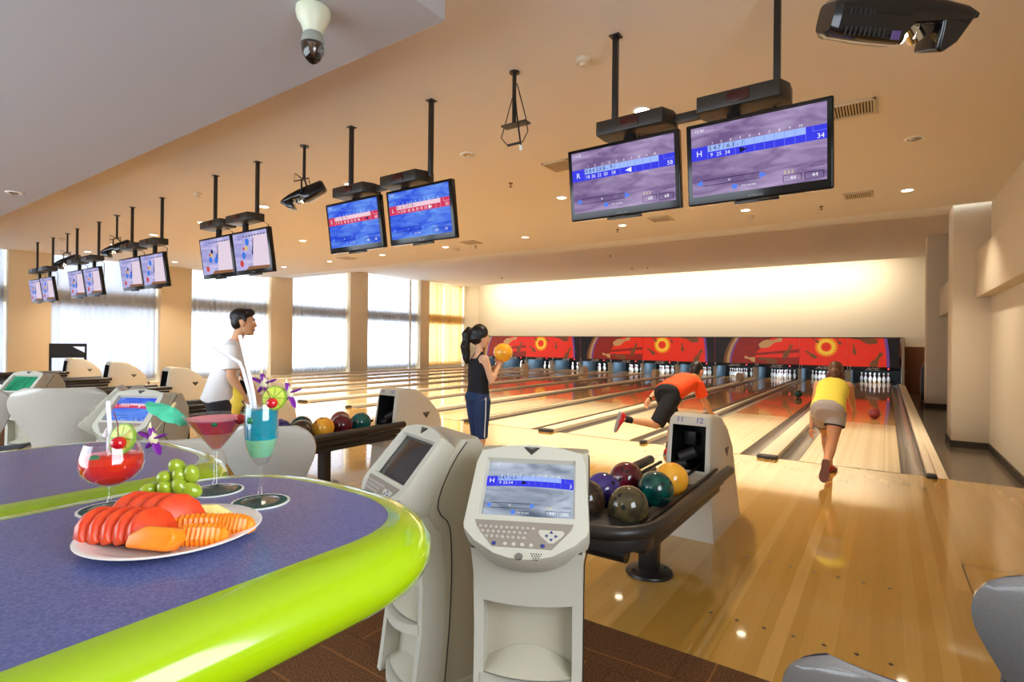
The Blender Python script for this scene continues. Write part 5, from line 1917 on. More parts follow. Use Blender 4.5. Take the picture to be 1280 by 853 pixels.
gp = [(-0.045, 0.052, 0.03, 1.5, 0.2), (-0.025, 0.045, 0.028, 1.3, 0.8), (-0.006, 0.05, 0.03, 1.5, -0.3), (-0.034, 0.06, 0.045, 1.2, 0.1), (-0.014, 0.058, 0.048, 0.9, 0.6), (0.004, 0.06, 0.05, 0.5, -0.5), (-0.02, 0.066, 0.062, 1.1, 1.0), (0.0, 0.068, 0.064, 0.6, 0.5), (0.018, 0.062, 0.045, 1.0, -0.6), (0.002, 0.036, 0.018, 0.3, 0.0), (0.012, 0.05, 0.03, 0.7, -0.2), (-0.006, 0.072, 0.078, 0.8, 0.4), (0.014, 0.07, 0.068, 0.4, 0.6)]
gl = ['at the left foot of the bunch', 'low in the bunch behind the melon', 'at the middle foot of the bunch', 'on the left shoulder of the bunch', 'in the middle of the bunch', 'in the middle right of the bunch', 'high on the left of the bunch', 'high in the centre of the bunch', 'on the right shoulder of the bunch', 'lowest, wedged beside the pineapple', 'at the right foot of the bunch', 'topmost left of the bunch', 'topmost right of the bunch']
for (r, a, z, lx, lz), lab in zip(gp, gl):
    o = ob('grape', ME_gr)
    c = V((PX, PY, 0)) + R_ * (r * 1.3 - 0.042) + A_ * (a * 1.0 + 0.016)
    o.matrix_world = T(c.x, c.y, ZP + z * 1.1 - 0.002) @ RZ(lz) @ RX(lx)
    tag(o, 'green grape ' + lab, 'fruit', 'green grapes on the plate')
# ------------------------------------------------------------------ people
def remesh(me, voxel, it=4, name='m'):
    o = bpy.data.objects.new('rm', me)
    COL.objects.link(o)
    m = o.modifiers.new('r', 'REMESH')
    m.mode = 'VOXEL'
    m.voxel_size = voxel
    m.use_smooth_shade = True
    if it:
        s = o.modifiers.new('s', 'SMOOTH')
        s.factor = 0.5
        s.iterations = it
    dg = bpy.context.evaluated_depsgraph_get()
    me2 = bpy.data.meshes.new_from_object(o.evaluated_get(dg))
    bpy.data.objects.remove(o)
    me2.name = name
    me2.polygons.foreach_set('use_smooth', [True] * len(me2.polygons))
    return me2
def finish(f, name, mats, parent, voxel, it=4):
    me = bpy.data.meshes.new('t')
    f.bm.to_mesh(me)
    f.bm.free()
    me2 = remesh(me, voxel, it, name)
    me2.materials.clear()
    for mt in (mats if isinstance(mats, (list, tuple)) else [mats]):
        me2.materials.append(mt)
    return ob(name, me2, parent)
def ring(c, lat, fro, w, d, n=24, e=0.85):
    out_ = []
    for k in range(n):
        a = 2 * PI * k / n
        c_, s_ = math.cos(a), math.sin(a)
        out_.append(V(c) + lat * (w * math.copysign(abs(c_) ** e, c_)) + fro * (d * math.copysign(abs(s_) ** e, s_)))
    return out_
def torso_rings(J, prof, grow=0.0):
    """prof: (position along pelvis..neck 0..4, half width, half depth, forward shift)"""
    keys = [J['pelvis'], J['waist'], J['chest'], J['neck']]
    latp = (J['rhip'] - J['lhip']).normalized()
    latc = (J['rsh'] - J['lsh']).normalized()
    out_ = []
    for s, w, d, sh in prof:
        i = max(0, min(2, int(math.floor(s))))
        q = s - i
        c = keys[i].lerp(keys[i + 1], q)
        ax = (keys[min(3, int(s) + 1)] - keys[max(0, min(2, int(s)))]).normalized() if s < 3 else (keys[3] - keys[2]).normalized()
        if 0.4 < s < 2.6:
            a0 = (keys[max(0, int(round(s)) - 1)] - keys[min(3, int(round(s)) + 1)]).normalized() * -1
            ax = a0
        lat = latp.lerp(latc, min(1, max(0, s / 2.4)))
        lat = (lat - ax * lat.dot(ax)).normalized()
        fro = ax.cross(lat).normalized() * 1.0
        out_.append(ring(c + fro * sh, lat, fro, w + grow, d + grow))
    return out_
def head(f, c, F, U, s=1.0):
    """head centre c, facing F, up U"""
    F = F.normalized()
    U = (U - F * U.dot(F)).normalized()
    Rr = F.cross(U).normalized()
    M3 = Matrix((Rr, F, U)).transposed()
    def P_(x, y, z):
        return c + Rr * x * s + F * y * s + U * z * s
    def E_(x, y, z, a, b_, c_):
        f.ell(P_(x, y, z), (a * s, b_ * s, c_ * s), 0, None, 20, 14, M3)
    E_(0, -0.012, 0.03, 0.076, 0.095, 0.088)     # cranium
    E_(0, 0.025, -0.02, 0.064, 0.070, 0.085)     # face
    E_(0, 0.040, -0.075, 0.045, 0.046, 0.038)    # jaw
    E_(0, 0.070, -0.095, 0.022, 0.018, 0.016)    # chin
    E_(0, 0.082, 0.028, 0.050, 0.014, 0.012)     # brow
    f.loft([ring(P_(0, 0.088, 0.018), Rr, F, 0.007 * s, 0.006 * s, 10), ring(P_(0, 0.096, -0.005), Rr, F, 0.009 * s, 0.009 * s, 10), ring(P_(0, 0.103, -0.026), Rr, F, 0.014 * s, 0.012 * s, 10), ring(P_(0, 0.094, -0.036), Rr, F, 0.013 * s, 0.008 * s, 10)])
    E_(0, 0.090, -0.058, 0.023, 0.009, 0.006)    # lips
    E_(0, 0.087, -0.068, 0.020, 0.009, 0.006)
    for sx in (-1, 1):
        E_(sx * 0.036, 0.062, -0.012, 0.022, 0.022, 0.018)   # cheek
        E_(sx * 0.076, -0.004, -0.008, 0.010, 0.020, 0.030)  # ear
    return Rr, F, U, P_
def hand(f, w, d, n, side, curl=0.35, s=1.0, spread=0.10):
    """w wrist, d towards the fingers, n out of the palm, side towards the thumb"""
    d = d.normalized()
    n = (n - d * n.dot(d)).normalized()
    sd = (side - d * side.dot(d) - n * side.dot(n)).normalized()
    M3 = Matrix((sd, d, n)).transposed()
    f.ell(w + d * 0.048 * s, (0.040 * s, 0.052 * s, 0.0165 * s), 0, None, 14, 10, M3)
    f.ell(w + d * 0.035 * s + sd * 0.02 * s + n * 0.006 * s, (0.02 * s, 0.03 * s, 0.014 * s), 0, None, 10, 8, M3)
    for i, (off, ln) in enumerate(((0.030, 0.070), (0.010, 0.079), (-0.010, 0.073), (-0.029, 0.058))):
        p = w + d * (0.088 - 0.003 * abs(i - 1)) * s + sd * off * s
        dr = (d + sd * spread * (off / 0.03)).normalized()
        ang = 0
        segs = [p]
        for j, q in enumerate((0.44, 0.31, 0.25)):
            ang += curl * (0.7 + 0.3 * j)
            dd = dr * math.cos(ang) + n * math.sin(ang)
            p = p + dd * ln * q * s
            segs.append(p)
        rr = [0.0095 * s, 0.0088 * s, 0.0080 * s, 0.0068 * s]
        for a in range(3):
            f.capsule(segs[a], segs[a + 1], rr[a], rr[a + 1], 10)
    p = w + d * 0.03 * s + sd * 0.034 * s + n * 0.006 * s
    p1 = p + (d * 0.55 + sd * 0.75 + n * 0.25).normalized() * 0.042 * s
    p2 = p1 + (d * 0.9 + sd * 0.3 + n * 0.35).normalized() * 0.032 * s
    f.capsule(p, p1, 0.0125 * s, 0.0105 * s, 10)
    f.capsule(p1, p2, 0.0105 * s, 0.0082 * s, 10)
def shoe(parent, ankle, toe_dir, up, mats, ln=0.27, w=0.047, name='shoe', laces=None):
    d = toe_dir.normalized()
    u = (up - d * up.dot(d)).normalized()
    sd = d.cross(u)
    heel = ankle - u * 0.085 - d * 0.075
    f = MB()
    secs = []
    for q, wd, h in ((0.0, 0.55, 0.055), (0.05, 0.8, 0.085), (0.2, 0.86, 0.115), (0.36, 0.85, 0.105), (0.5, 0.95, 0.075), (0.68, 1.08, 0.058), (0.85, 0.98, 0.046), (0.96, 0.7, 0.036), (1.0, 0.35, 0.028)):
        c = heel + d * ln * q
        secs.append([c + sd * (w * wd * math.cos(a)) + u * (0.018 + max(0, math.sin(a)) * (h - 0.018) + min(0, math.sin(a)) * 0.006) for a in [2 * PI * k / 18 for k in range(18)]])
    f.loft(secs)
    sh = f.build(name, mats[0], parent, 60)
    f = MB()
    secs = []
    for q, wd in ((-0.01, 0.5), (0.04, 0.84), (0.2, 0.92), (0.4, 0.84), (0.68, 1.12), (0.86, 1.02), (0.97, 0.7), (1.01, 0.35)):
        c = heel + d * ln * q
        secs.append([c + sd * (w * wd) + u * 0.022, c - sd * (w * wd) + u * 0.022, c - sd * (w * wd * 0.97), c + sd * (w * wd * 0.97)])
    f.loft(secs)
    f.build('sole', mats[1], sh, 30)
    if laces:
        f = MB()
        for k in range(4):
            c = heel + d * ln * (0.42 + 0.07 * k) + u * (0.094 - 0.011 * k)
            f.tube([c - sd * 0.022, c + u * 0.006, c + sd * 0.022], 0.003, 6)
        f.build('laces', laces, sh, 60)
    return sh
def person(label, root, J, skin, F, headF, headU, hs=1.0, male=True, hands=None, voxel=0.0065):
    t = thing('person', label, 'person', root)
    J = {k: V(v) for k, v in J.items()}
    f = MB()
    wf = 1.0 if male else 0.88
    f.loft(torso_rings(J, [(-0.55, 0.10 * wf, 0.085, 0), (-0.35, 0.155 * wf, 0.105, -0.005), (0, 0.168 * wf, 0.112, -0.01), (0.5, 0.155 * wf, 0.10, 0), (1.0, 0.138 * wf, 0.092, 0), (1.5, 0.15 * wf, 0.10, 0), (2.0, 0.168 * wf, 0.112, 0.005), (2.45, 0.165 * wf, 0.10, 0), (2.75, 0.13 * wf, 0.075, 0), (3.0, 0.062 * wf, 0.058, 0)]))
    a = 1.0 if male else 0.84
    for s in 'rl':
        f.capsule(J[s + 'sh'], J[s + 'el'], 0.054 * a, 0.041 * a)
        f.capsule(J['chest'].lerp(J['neck'], 0.72), J[s + 'sh'], 0.06 * a, 0.056 * a)
        el, wr = J[s + 'el'], J[s + 'wr']
        f.capsule(el, el.lerp(wr, 0.3), 0.041 * a, 0.043 * a)
        f.capsule(el.lerp(wr, 0.3), wr, 0.043 * a, 0.027 * a)
        hp, kn, an = J[s + 'hip'], J[s + 'kn'], J[s + 'an']
        lg = 1.0 if male else 0.95
        f.capsule(hp, hp.lerp(kn, 0.35), 0.095 * lg, 0.086 * lg, 18)
        f.capsule(hp.lerp(kn, 0.35), kn, 0.086 * lg, 0.056 * lg, 18)
        bk = (J[s + 'kn'] - (hp + an) / 2)
        cal = kn.lerp(an, 0.32) - (bk.normalized() * 0.012 if bk.length > 0.02 else V((0, 0, 0)))
        f.capsule(kn, cal, 0.055 * lg, 0.057 * lg, 16)
        f.capsule(cal, an, 0.057 * lg, 0.036 * lg, 16)
    nb = J['neck']
    hc = J['head']
    base = hc - headU.normalized() * 0.06 * hs - headF.normalized() * 0.02 * hs
    f.capsule(nb - (hc - nb).normalized() * 0.03, base, 0.057 * a, 0.052 * a, 16)
    fr = head(f, hc, headF, headU, hs)
    for w, d, n, sd, cu in hands or []:
        hand(f, V(w), V(d), V(n), V(sd), cu, 0.95 if male else 0.86)
    body = finish(f, 'body', [skin, pm('lip_pink', S(176, 92, 80), 0.45)], t, voxel, 3)
    Rr, Fh, Uh, P_ = fr
    mouth = P_(0, 0.098, -0.063)
    for p in body.data.polygons:
        v = p.center - mouth
        if abs(v.dot(Rr)) < 0.024 * hs and abs(v.dot(Uh)) < 0.010 * hs and v.dot(Fh) > -0.02:
            p.material_index = 1
    f = MB()
    M3 = Matrix((Rr, Fh, Uh)).transposed()
    for sx in (-1, 1):
        f.ell(P_(sx * 0.031, 0.079, 0.010), (0.0135 * hs, 0.011 * hs, 0.0075 * hs), 0, None, 14, 10, M3)
        f.ell(P_(sx * 0.031, 0.0855, 0.010), (0.0055 * hs, 0.0055 * hs, 0.0058 * hs), 1, None, 12, 8, M3)
    f.build('eyes', [pm('eye_white', S(232, 228, 222), 0.3), pm('eye_dark', S(32, 22, 18), 0.2)], t, 60)
    f = MB()
    for sx in (-1, 1):
        f.tube([P_(sx * 0.014, 0.092, 0.031), P_(sx * 0.033, 0.090, 0.036), P_(sx * 0.052, 0.076, 0.030)], [0.003 * hs, 0.0038 * hs, 0.002 * hs], 8)
    f.build('eyebrows', M_hairk, t, 60)
    return t, J, fr
M_hairk = pm('hair_black', S(26, 20, 18), 0.4, bump=(60, 0.4))
M_hairb = pm('hair_brown', S(98, 58, 34), 0.4, bump=(60, 0.4))
M_skin1 = pm('skin_light', S(226, 176, 140), 0.5, sss=0.12)
M_skin2 = pm('skin_tan', S(210, 150, 106), 0.5, sss=0.12)
M_skin3 = pm('skin_warm', S(216, 160, 118), 0.5, sss=0.12)
def hair_cap(f, P_, Rr, F, U, s=1.0, top=0.012, back=0.012):
    M3 = Matrix((Rr, F, U)).transposed()
    f.ell(P_(0, -0.020, 0.046), ((0.082) * s, (0.098) * s, (0.085 + top) * s), 0, None, 24, 16, M3)
    f.ell(P_(0, -0.048, -0.005), ((0.074) * s, (0.066 + back) * s, (0.085) * s), 0, None, 20, 14, M3)

# ---------------- woman in black with the orange ball
gF = V((0.42, 0.906, 0))
gR = V((0.906, -0.42, 0))
J = dict(pelvis=(0, 0, 0.90), waist=(0.0, 0.0, 1.03), chest=(0.005, 0.01, 1.19), neck=(-0.002, 0.014, 1.355), head=(0.006, 0.03, 1.545),
         rsh=(0.135, -0.055, 1.305), rel=(0.185, 0.00, 1.065), rwr=(0.195, 0.125, 1.235), lsh=(-0.135, 0.075, 1.305), lel=(-0.06, 0.24, 1.075), lwr=(0.075, 0.265, 1.235),
         rhip=(0.08, -0.035, 0.83), lhip=(-0.08, 0.035, 0.83), rkn=(0.072, -0.02, 0.455), lkn=(-0.058, 0.055, 0.455), ran=(0.055, -0.045, 0.085), lan=(-0.06, 0.02, 0.085))
BALLG = V((0.183, 0.12 + 0.10, 1.376))
hnds = [(J['rwr'], V((-0.02, 0.06, 0.05)), V((0.0, 0.35, 0.9)), gR * -0.2 + gF * 0.2 + V((0, 0, 0.4)), 0.30), (J['lwr'], V((0.05, -0.0, 0.06)), V((0.5, -0.3, 0.6)), V((0, 0, 1)), 0.35)]
t, Jg, fr = person('woman in black tank top holding an orange ball up before her chin', (-2.48, -3.05, 0), J, M_skin1, gF, V((0.62, 0.78, -0.08)), V((0, 0, 1)), 0.98, False, hnds)
Rr, Fh, Uh, P_ = fr
f = MB()
hair_cap(f, P_, Rr, Fh, Uh, 1.03, 0.018, 0.016)
f.tube([P_(0, -0.09, 0.06), P_(0, -0.14, 0.07), P_(0.005, -0.175, 0.02), P_(0.0, -0.165, -0.05), P_(0.01, -0.175, -0.12), P_(0, -0.155, -0.19), P_(0.0, -0.145, -0.26), P_(0, -0.135, -0.32)], [0.03, 0.046, 0.052, 0.046, 0.056, 0.05, 0.042, 0.012], 14)
for sx in (-1, 1):
    f.tube([P_(sx * 0.07, 0.03, 0.06), P_(sx * 0.082, 0.0, 0.01), P_(sx * 0.07, -0.05, -0.03)], [0.012, 0.018, 0.02], 10)
hr = finish(f, 'hair', M_hairk, t, 0.008, 2)
f = MB()
f.tube([P_(0.022 * math.cos(q), -0.112 + 0.0, 0.056 + 0.022 * math.sin(q)) for q in [2 * PI * k / 12 for k in range(12)]], 0.006, 6, closed=True)
f.build('hair_tie', M_white, hr, 60)
f = MB()
f.loft(torso_rings(Jg, [(-0.12, 0.152, 0.112, -0.008), (0.3, 0.150, 0.105, 0), (0.7, 0.138, 0.098, 0), (1.0, 0.132, 0.094, 0), (1.5, 0.144, 0.106, 0.004), (2.0, 0.157, 0.118, 0.008), (2.3, 0.148, 0.108, 0.002), (2.52, 0.128, 0.094, -0.004), (2.72, 0.098, 0.072, -0.006)], 0.005))
for s in 'rl':
    f.tube([Jg['chest'].lerp(Jg['neck'], 0.45) + (Jg[s + 'sh'] - Jg['neck']) * 0.42 + gF * 0.06, Jg['neck'] + (Jg[s + 'sh'] - Jg['neck']) * 0.52 + V((0, 0, 0.042)), Jg['chest'].lerp(Jg['neck'], 0.45) + (Jg[s + 'sh'] - Jg['neck']) * 0.42 - gF * 0.09], 0.026, 10)
finish(f, 'tank_top', pm('cloth_black', S(22, 21, 26), 0.8), t, 0.009, 3)
M_navyc = pm('cloth_navy', S(30, 52, 92), 0.75)
f = MB()
f.loft(torso_rings(Jg, [(-0.7, 0.10, 0.09, 0), (-0.4, 0.162, 0.118, -0.01), (-0.1, 0.164, 0.122, -0.012), (0.35, 0.146, 0.106, 0)], 0.002))
for s in 'rl':
    h, k = Jg[s + 'hip'], Jg[s + 'kn']
    f.tube([h + V((0, 0, 0.03)), h.lerp(k, 0.35), h.lerp(k, 0.75), h.lerp(k, 1.08)], [0.103, 0.092, 0.075, 0.068], 20)
so = finish(f, 'capri_leggings', M_navyc, t, 0.009, 3)
f = MB()
h, k = Jg['rhip'], Jg['rkn']
f.tube([h + gR * 0.10 + V((0, 0, 0.06)), h.lerp(k, 0.3) + gR * 0.096, h.lerp(k, 0.7) + gR * 0.08, h.lerp(k, 1.04) + gR * 0.069], 0.005, 8)
f.build('side_stripe', M_white, so, 60)
M_shw = pm('shoe_white', S(216, 212, 206), 0.5)
for s in 'rl':
    shoe(t, Jg[s + 'an'] + V((0, 0, 0.002)), gF, V((0, 0, 1)), (M_shw, pm('shoe_sole', S(190, 180, 166), 0.6)), 0.24, 0.042)
ball(V((-2.48, -3.05, 0)) + BALLG, B_orange, 'orange ball held up by the woman in black', None, 0.1085, (-1.6, 0.3, 0))

# ---------------- man in the white shirt
mF = V((0.42, 0.906, 0))
mR = V((0.906, -0.42, 0))
J = dict(pelvis=(-0.115, -0.03, 0.93), waist=(-0.085, -0.01, 1.10), chest=(-0.025, 0.022, 1.289), neck=(0.035, 0.06, 1.485), head=(0.088, 0.100, 1.660),
         rsh=(0.155, -0.065, 1.40), rel=(0.205, -0.08, 1.13), rwr=(0.27, 0.02, 0.92), lsh=(-0.150, 0.10, 1.40), lel=(-0.115, 0.21, 1.15), lwr=(0.02, 0.28, 0.93),
         rhip=(-0.03, -0.085, 0.86), lhip=(-0.20, 0.0, 0.86), rkn=(0.01, -0.04, 0.47), lkn=(-0.17, 0.045, 0.47), ran=(-0.03, -0.09, 0.09), lan=(-0.195, 0.0, 0.09))
hnds = [(J['rwr'], V((0.04, 0.07, -0.14)), V((-0.2, 0.3, 0.1)), mF, 0.35), (J['lwr'], V((0.06, 0.05, -0.14)), V((0.3, -0.2, 0.1)), mF, 0.35)]
t, Jm, fr = person('man in white t-shirt leaning forward in profile before the windows', (-4.1, -5.0, 0), J, M_skin3, mF, V((0.50, 0.865, -0.02)), V((0.06, 0.06, 1)), 1.1, True, hnds)
Rr, Fh, Uh, P_ = fr
f = MB()
M3 = Matrix((Rr, Fh, Uh)).transposed()
hk = 1.1
f.ell(P_(0, -0.022, 0.056), (0.080 * hk, 0.096 * hk, 0.078 * hk), 0, None, 24, 16, M3)
f.ell(P_(0, 0.030, 0.100), (0.064 * hk, 0.062 * hk, 0.032 * hk), 0, None, 20, 14, M3)
f.ell(P_(0, 0.066, 0.090), (0.048 * hk, 0.026 * hk, 0.020 * hk), 0, None, 20, 14, M3)
f.ell(P_(0, -0.052, 0.010), (0.076 * hk, 0.056 * hk, 0.078 * hk), 0, None, 20, 14, M3)
for sx in (-1, 1):
    f.ell(P_(sx * 0.073, 0.010, 0.030), (0.010, 0.018, 0.034), 0, None, 12, 8, M3)
finish(f, 'hair', M_hairk, t, 0.007, 2)
M_shirt = pm('cloth_white', S(246, 243, 242), 0.85, bump=(14, 0.25))
f = MB()
f.loft(torso_rings(Jm, [(-0.32, 0.200, 0.150, -0.01), (0.1, 0.192, 0.142, -0.004), (0.7, 0.182, 0.132, 0), (1.4, 0.178, 0.126, 0), (2.0, 0.184, 0.130, 0.004), (2.45, 0.172, 0.112, 0), (2.78, 0.135, 0.084, 0), (2.96, 0.082, 0.072, 0)], 0.004))
for s in 'rl':
    a, b_ = Jm[s + 'sh'], Jm[s + 'el']
    f.tube([Jm['neck'].lerp(a, 0.45) + V((0, 0, -0.012)), a, a.lerp(b_, 0.4), a.lerp(b_, 0.74)], [0.065, 0.075, 0.078, 0.082], 20)
finish(f, 'shirt', M_shirt, t, 0.010, 4)
M_dpant = pm('cloth_charcoal', S(52, 50, 56), 0.8)
f = MB()
f.loft(torso_rings(Jm, [(-0.75, 0.10, 0.09, 0), (-0.45, 0.178, 0.128, -0.01), (-0.1, 0.182, 0.13, -0.01), (0.3, 0.168, 0.118, 0)], 0.0))
for s in 'rl':
    h, k = Jm[s + 'hip'], Jm[s + 'kn']
    f.tube([h + V((0, 0, 0.03)), h.lerp(k, 0.4), h.lerp(k, 1.0)], [0.115, 0.107, 0.092], 20)
finish(f, 'shorts', M_dpant, t, 0.010, 3)
for s in 'rl':
    shoe(t, Jm[s + 'an'], mF, V((0, 0, 1)), (M_shw, pm('shoe_sole', S(190, 180, 166), 0.6)), 0.28, 0.048)

# ---------------- man in orange, mid delivery
J = dict(pelvis=(-0.005, 0.0, 0.835), waist=(0.025, 0.19, 0.885), chest=(0.075, 0.44, 0.955), neck=(0.105, 0.645, 1.005), head=(0.140, 0.80, 1.105),
         rsh=(0.240, 0.50, 0.935), rel=(0.305, 0.57, 0.70), rwr=(0.362, 0.69, 0.545), lsh=(-0.055, 0.585, 0.985), lel=(-0.255, 0.40, 0.86), lwr=(-0.340, 0.16, 0.715),
         rhip=(0.065, -0.045, 0.79), rkn=(-0.072, -0.27, 0.44), ran=(-0.406, -0.512, 0.511), rtoe=(-0.450, -0.545, 0.31), lhip=(-0.085, 0.035, 0.79), lkn=(-0.01, 0.26, 0.44), lan=(-0.016, 0.06, 0.085))
hnds = [(J['rwr'], V((0.05, 0.09, -0.12)), V((-0.5, 0.5, 0.3)), V((-0.6, 0.4, 0)), 0.3), (J['lwr'], V((-0.03, -0.10, -0.14)), V((0.5, -0.3, 0.2)), V((-0.3, 0.5, 0)), 0.3)]
oF = V((0.34, 0.94, 0))
t, Jo, fr = person('man in orange shirt bent over mid throw with one leg kicked back', (-1.1, -0.7, 0), J, M_skin3, oF, V((0.36, 0.90, -0.22)), V((0.08, 0.22, 0.97)), 1.0, True, hnds)
Rr, Fh, Uh, P_ = fr
f = MB()
hair_cap(f, P_, Rr, Fh, Uh, 1.0, 0.012, 0.016)
finish(f, 'hair', M_hairk, t, 0.009, 2)
M_orc = pm('cloth_orange', S(240, 74, 14), 0.8, bump=(12, 0.3))
f = MB()
f.loft(torso_rings(Jo, [(-0.18, 0.186, 0.140, -0.012), (0.2, 0.188, 0.140, -0.004), (0.8, 0.182, 0.132, 0), (1.4, 0.18, 0.126, 0), (2.0, 0.186, 0.130, 0.004), (2.45, 0.172, 0.110, 0), (2.78, 0.130, 0.080, 0), (2.92, 0.08, 0.068, 0)], 0.004))
for s in 'rl':
    a, b_ = Jo[s + 'sh'], Jo[s + 'el']
    f.tube([Jo['neck'].lerp(a, 0.45), a, a.lerp(b_, 0.4), a.lerp(b_, 0.72)], [0.068, 0.078, 0.080, 0.082], 20)
finish(f, 'shirt', M_orc, t, 0.011, 4)
M_bkc = pm('cloth_black_shorts', S(15, 14, 19), 0.8)
f = MB()
f.loft(torso_rings(Jo, [(-0.65, 0.11, 0.10, 0), (-0.4, 0.176, 0.132, -0.01), (0.0, 0.182, 0.134, -0.01), (0.35, 0.17, 0.12, 0)], 0.0))
for s in 'rl':
    h, k = Jo[s + 'hip'], Jo[s + 'kn']
    f.tube([h + (h - k).normalized() * 0.03, h.lerp(k, 0.45), h.lerp(k, 0.98)], [0.122, 0.112, 0.098], 20)
finish(f, 'shorts', M_bkc, t, 0.011, 3)
M_shr = pm('shoe_red', S(196, 34, 40), 0.5)
M_sol = pm('shoe_sole_grey', S(150, 144, 146), 0.6)
shin = (Jo['ran'] - Jo['rkn']).normalized()
shoe(t, Jo['ran'] + shin * 0.005, (Jo['rtoe'] - Jo['ran']), -shin, (M_shr, M_sol), 0.27, 0.047, 'shoe', M_white)
shoe(t, Jo['lan'], oF, V((0, 0, 1)), (M_shr, M_sol), 0.27, 0.047, 'shoe', M_white)
for s in 'rl':
    f = MB()
    f.tube([Jo[s + 'kn'].lerp(Jo[s + 'an'], 0.76), Jo[s + 'an']], [0.045, 0.043], 16)
    f.build('sock', M_bkc, t, 60)
f = MB()
f.tube([Jo['lel'].lerp(Jo['lwr'], 0.9), Jo['lel'].lerp(Jo['lwr'], 0.97)], [0.034, 0.033], 14)
f.build('wristband', M_bkc, t, 60)

# ---------------- woman in yellow, just after release
J = dict(pelvis=(0.0, 0.0, 0.78), waist=(0.012, 0.135, 0.875), chest=(0.02, 0.31, 0.985), neck=(0.028, 0.435, 1.075), head=(0.038, 0.525, 1.165),
         lsh=(-0.130, 0.33, 1.02), lel=(-0.165, 0.24, 0.745), lwr=(-0.182, 0.175, 0.525), rsh=(0.185, 0.345, 1.02), rel=(0.205, 0.53, 0.83), rwr=(0.215, 0.72, 0.715),
         lhip=(-0.075, 0.02, 0.725), lkn=(-0.05, 0.36, 0.455), lan=(-0.005, 0.33, 0.09), rhip=(0.075, 0.01, 0.725), rkn=(0.05, -0.08, 0.42), ran=(0.012, -0.345, 0.175), rtoe=(-0.012, -0.40, 0.03))
hnds = [(J['lwr'], V((-0.01, 0.02, -0.15)), V((0.6, 0.6, 0)), V((0.5, -0.2, 0)), 0.3), (J['rwr'], V((0.05, 0.13, -0.05)), V((-0.5, 0.2, -0.6)), V((-0.6, 0, 0.5)), 0.12)]
t, Jw, fr = person('woman in yellow top and grey shorts bent forward after her throw', (0.74, -0.75, 0), J, M_skin2, V((0, 1, 0)), V((0.05, 0.92, -0.25)), V((0, 0.25, 0.95)), 0.95, False, hnds)
Rr, Fh, Uh, P_ = fr
f = MB()
hair_cap(f, P_, Rr, Fh, Uh, 0.98, 0.014, 0.016)
f.tube([P_(0, -0.11, 0.0), P_(0, -0.135, -0.03), P_(0.01, -0.14, -0.075), P_(-0.01, -0.12, -0.12)], [0.04, 0.048, 0.045, 0.016], 14)
for sx in (-1, 1):
    f.tube([P_(sx * 0.07, -0.03, 0.0), P_(sx * 0.085, -0.05, -0.06), P_(sx * 0.07, -0.06, -0.12)], [0.02, 0.026, 0.012], 10)
hr = finish(f, 'hair', M_hairb, t, 0.009, 2)
M_yelc = pm('cloth_yellow', S(250, 228, 84), 0.8, bump=(14, 0.25))
f = MB()
f.loft(torso_rings(Jw, [(-0.22, 0.172, 0.128, -0.012), (0.2, 0.170, 0.125, -0.006), (0.7, 0.158, 0.112, 0), (1.3, 0.156, 0.108, 0), (2.0, 0.166, 0.116, 0.006), (2.4, 0.150, 0.10, 0), (2.75, 0.120, 0.076, 0), (2.9, 0.085, 0.062, 0)], 0.004))
finish(f, 'sleeveless_top', M_yelc, t, 0.009, 3)
M_grc = pm('cloth_grey', S(178, 166, 154), 0.85)
f = MB()
f.loft(torso_rings(Jw, [(-0.75, 0.11, 0.10, 0), (-0.45, 0.168, 0.126, -0.012), (-0.1, 0.17, 0.13, -0.014), (0.25, 0.156, 0.116, -0.004)], 0.0))
for s in 'rl':
    h, k = Jw[s + 'hip'], Jw[s + 'kn']
    f.tube([h + (h - k).normalized() * 0.03, h.lerp(k, 0.22), h.lerp(k, 0.42)], [0.108, 0.106, 0.104], 20)
so = finish(f, 'shorts', M_grc, t, 0.009, 3)
for s in 'rl':
    h, k = Jw[s + 'hip'], Jw[s + 'kn']
    f = MB()
    f.tube([h.lerp(k, 0.41), h.lerp(k, 0.45)], [0.103, 0.102], 20)
    f.build('hem', M_bkc, so, 60)
M_shp = pm('shoe_crimson', S(178, 34, 48), 0.5)
M_solb = pm('shoe_sole_brown', S(112, 66, 50), 0.6)
shin = (Jw['ran'] - Jw['rkn']).normalized()
shoe(t, Jw['ran'] + V((0, 0.0, 0.0)), V((-0.05, -0.22, -0.62)), V((0.02, 0.93, -0.33)), (M_shp, M_solb), 0.24, 0.044, 'shoe', M_white)
shoe(t, Jw['lan'], V((0.25, 1, 0)), V((0, 0, 1)), (M_shp, M_solb), 0.24, 0.044, 'shoe', M_white)
# ------------------------------------------------------------------ light
def area(name, loc, rot, size, power, col, spread=None):
    d = bpy.data.lights.new(name, 'AREA')
    d.energy = power
    d.color = col
    if isinstance(size, tuple):
        d.shape = 'RECTANGLE'
        d.size, d.size_y = size
    else:
        d.shape = 'DISK'
        d.size = size
    if spread:
        d.spread = spread
    o = bpy.data.objects.new(name, d)
    COL.objects.link(o)
    o.location = loc
    o.rotation_euler = rot
    return o
WARM = (1.0, 0.88, 0.69)
for x, y in LIGHTS:
    area('downlight_beam', (x, y, ZC - 0.02), (0, 0, 0), 0.15, 46, WARM, 1.75)
# tubes hidden in the slot above the lane masks wash the back wall
area('cove_tube', (-9.0, 17.95, 5.05), (0.75, 0, 0), (20.5, 0.08), 500, (1.0, 0.86, 0.62), 2.6)
# pin deck lamps
for n in range(1, 13):
    p = (12 - n) // 2
    cx = -W * p + (0.894 if n % 2 == 0 else -0.894)
    area('pin_lamp', (cx, 17.72, 0.635), (0.75, 0, 0), (1.0, 0.05), 15.0, (0.80, 0.92, 1.0))
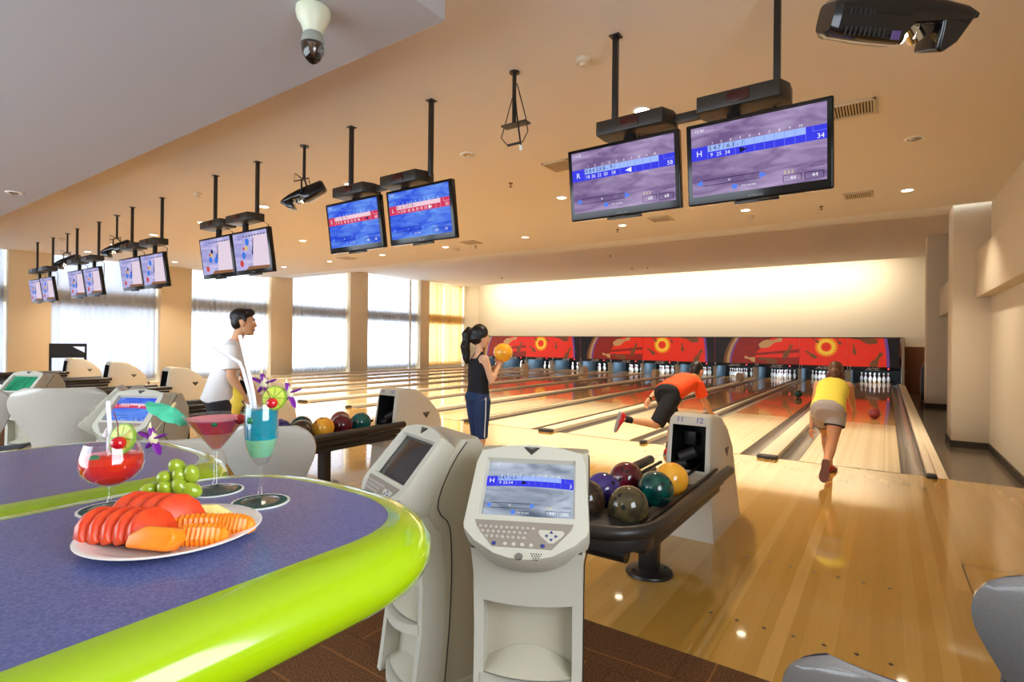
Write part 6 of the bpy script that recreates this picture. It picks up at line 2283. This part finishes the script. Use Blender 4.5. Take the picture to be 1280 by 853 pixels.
# daylight: sky through the windows
w = bpy.data.worlds.new('sky')
SC.world = w
w.use_nodes = True
nt = w.node_tree
bg = nt.nodes['Background']
bg.inputs['Color'].default_value = (0.80, 0.90, 1.0, 1)
bg.inputs['Strength'].default_value = 6.0
for a, b_ in bays:
    o = area('window_daylight', (XL - 0.5, (a + b_) / 2, 2.6), (0, -PI / 2, 0), (5.0, b_ - a), 1, (1, 1, 1))
    o.data.cycles.is_portal = True
o = area('window_daylight', (-7.3, YB - 0.05, 1.8), (PI / 2, 0, 0), (13.4, 2.6), 1, (1, 1, 1))
o.data.cycles.is_portal = True
o = area('window_daylight', (XR + 0.05, (WY0 + WY1) / 2, (WZ0 + WZ1) / 2), (0, PI / 2, 0), (1.8, 2.0), 45, (0.95, 0.97, 1.0))
# ------------------------------------------------------------------ camera
cam = bpy.data.cameras.new('camera')
cam.sensor_width = 36.0
cam.sensor_fit = 'HORIZONTAL'
cam.lens = 674.227 / 1280 * 36.0
cam.clip_start = 0.05
co = bpy.data.objects.new('camera', cam)
COL.objects.link(co)
yaw, pitch, roll = 0.606745436492538, 0.0007966977934823106, 0.01045143232949093
fw = V((-math.sin(yaw) * math.cos(pitch), math.cos(yaw) * math.cos(pitch), math.sin(pitch)))
rt = V((math.cos(yaw), math.sin(yaw), 0))
up = rt.cross(fw)
r2 = rt * math.cos(roll) + up * math.sin(roll)
u2 = -rt * math.sin(roll) + up * math.cos(roll)
co.matrix_world = Matrix(((r2.x, u2.x, -fw.x, 1.2750948), (r2.y, u2.y, -fw.y, -7.803497), (r2.z, u2.z, -fw.z, 1.5025623), (0, 0, 0, 1)))
SC.camera = co
SC.view_settings.view_transform = 'Standard'
SC.view_settings.look = 'None'
SC.view_settings.exposure = 0.1
SC.view_settings.gamma = 1.0
SC.view_settings.use_curve_mapping = False
SC.cycles.max_bounces = 12
SC.cycles.diffuse_bounces = 5
SC.cycles.glossy_bounces = 5
SC.cycles.transmission_bounces = 10
SC.cycles.transparent_max_bounces = 12
SC.cycles.sample_clamp_indirect = 8.0
SC.cycles.caustics_reflective = False
SC.cycles.caustics_refractive = False
SC.cycles.use_denoising = True
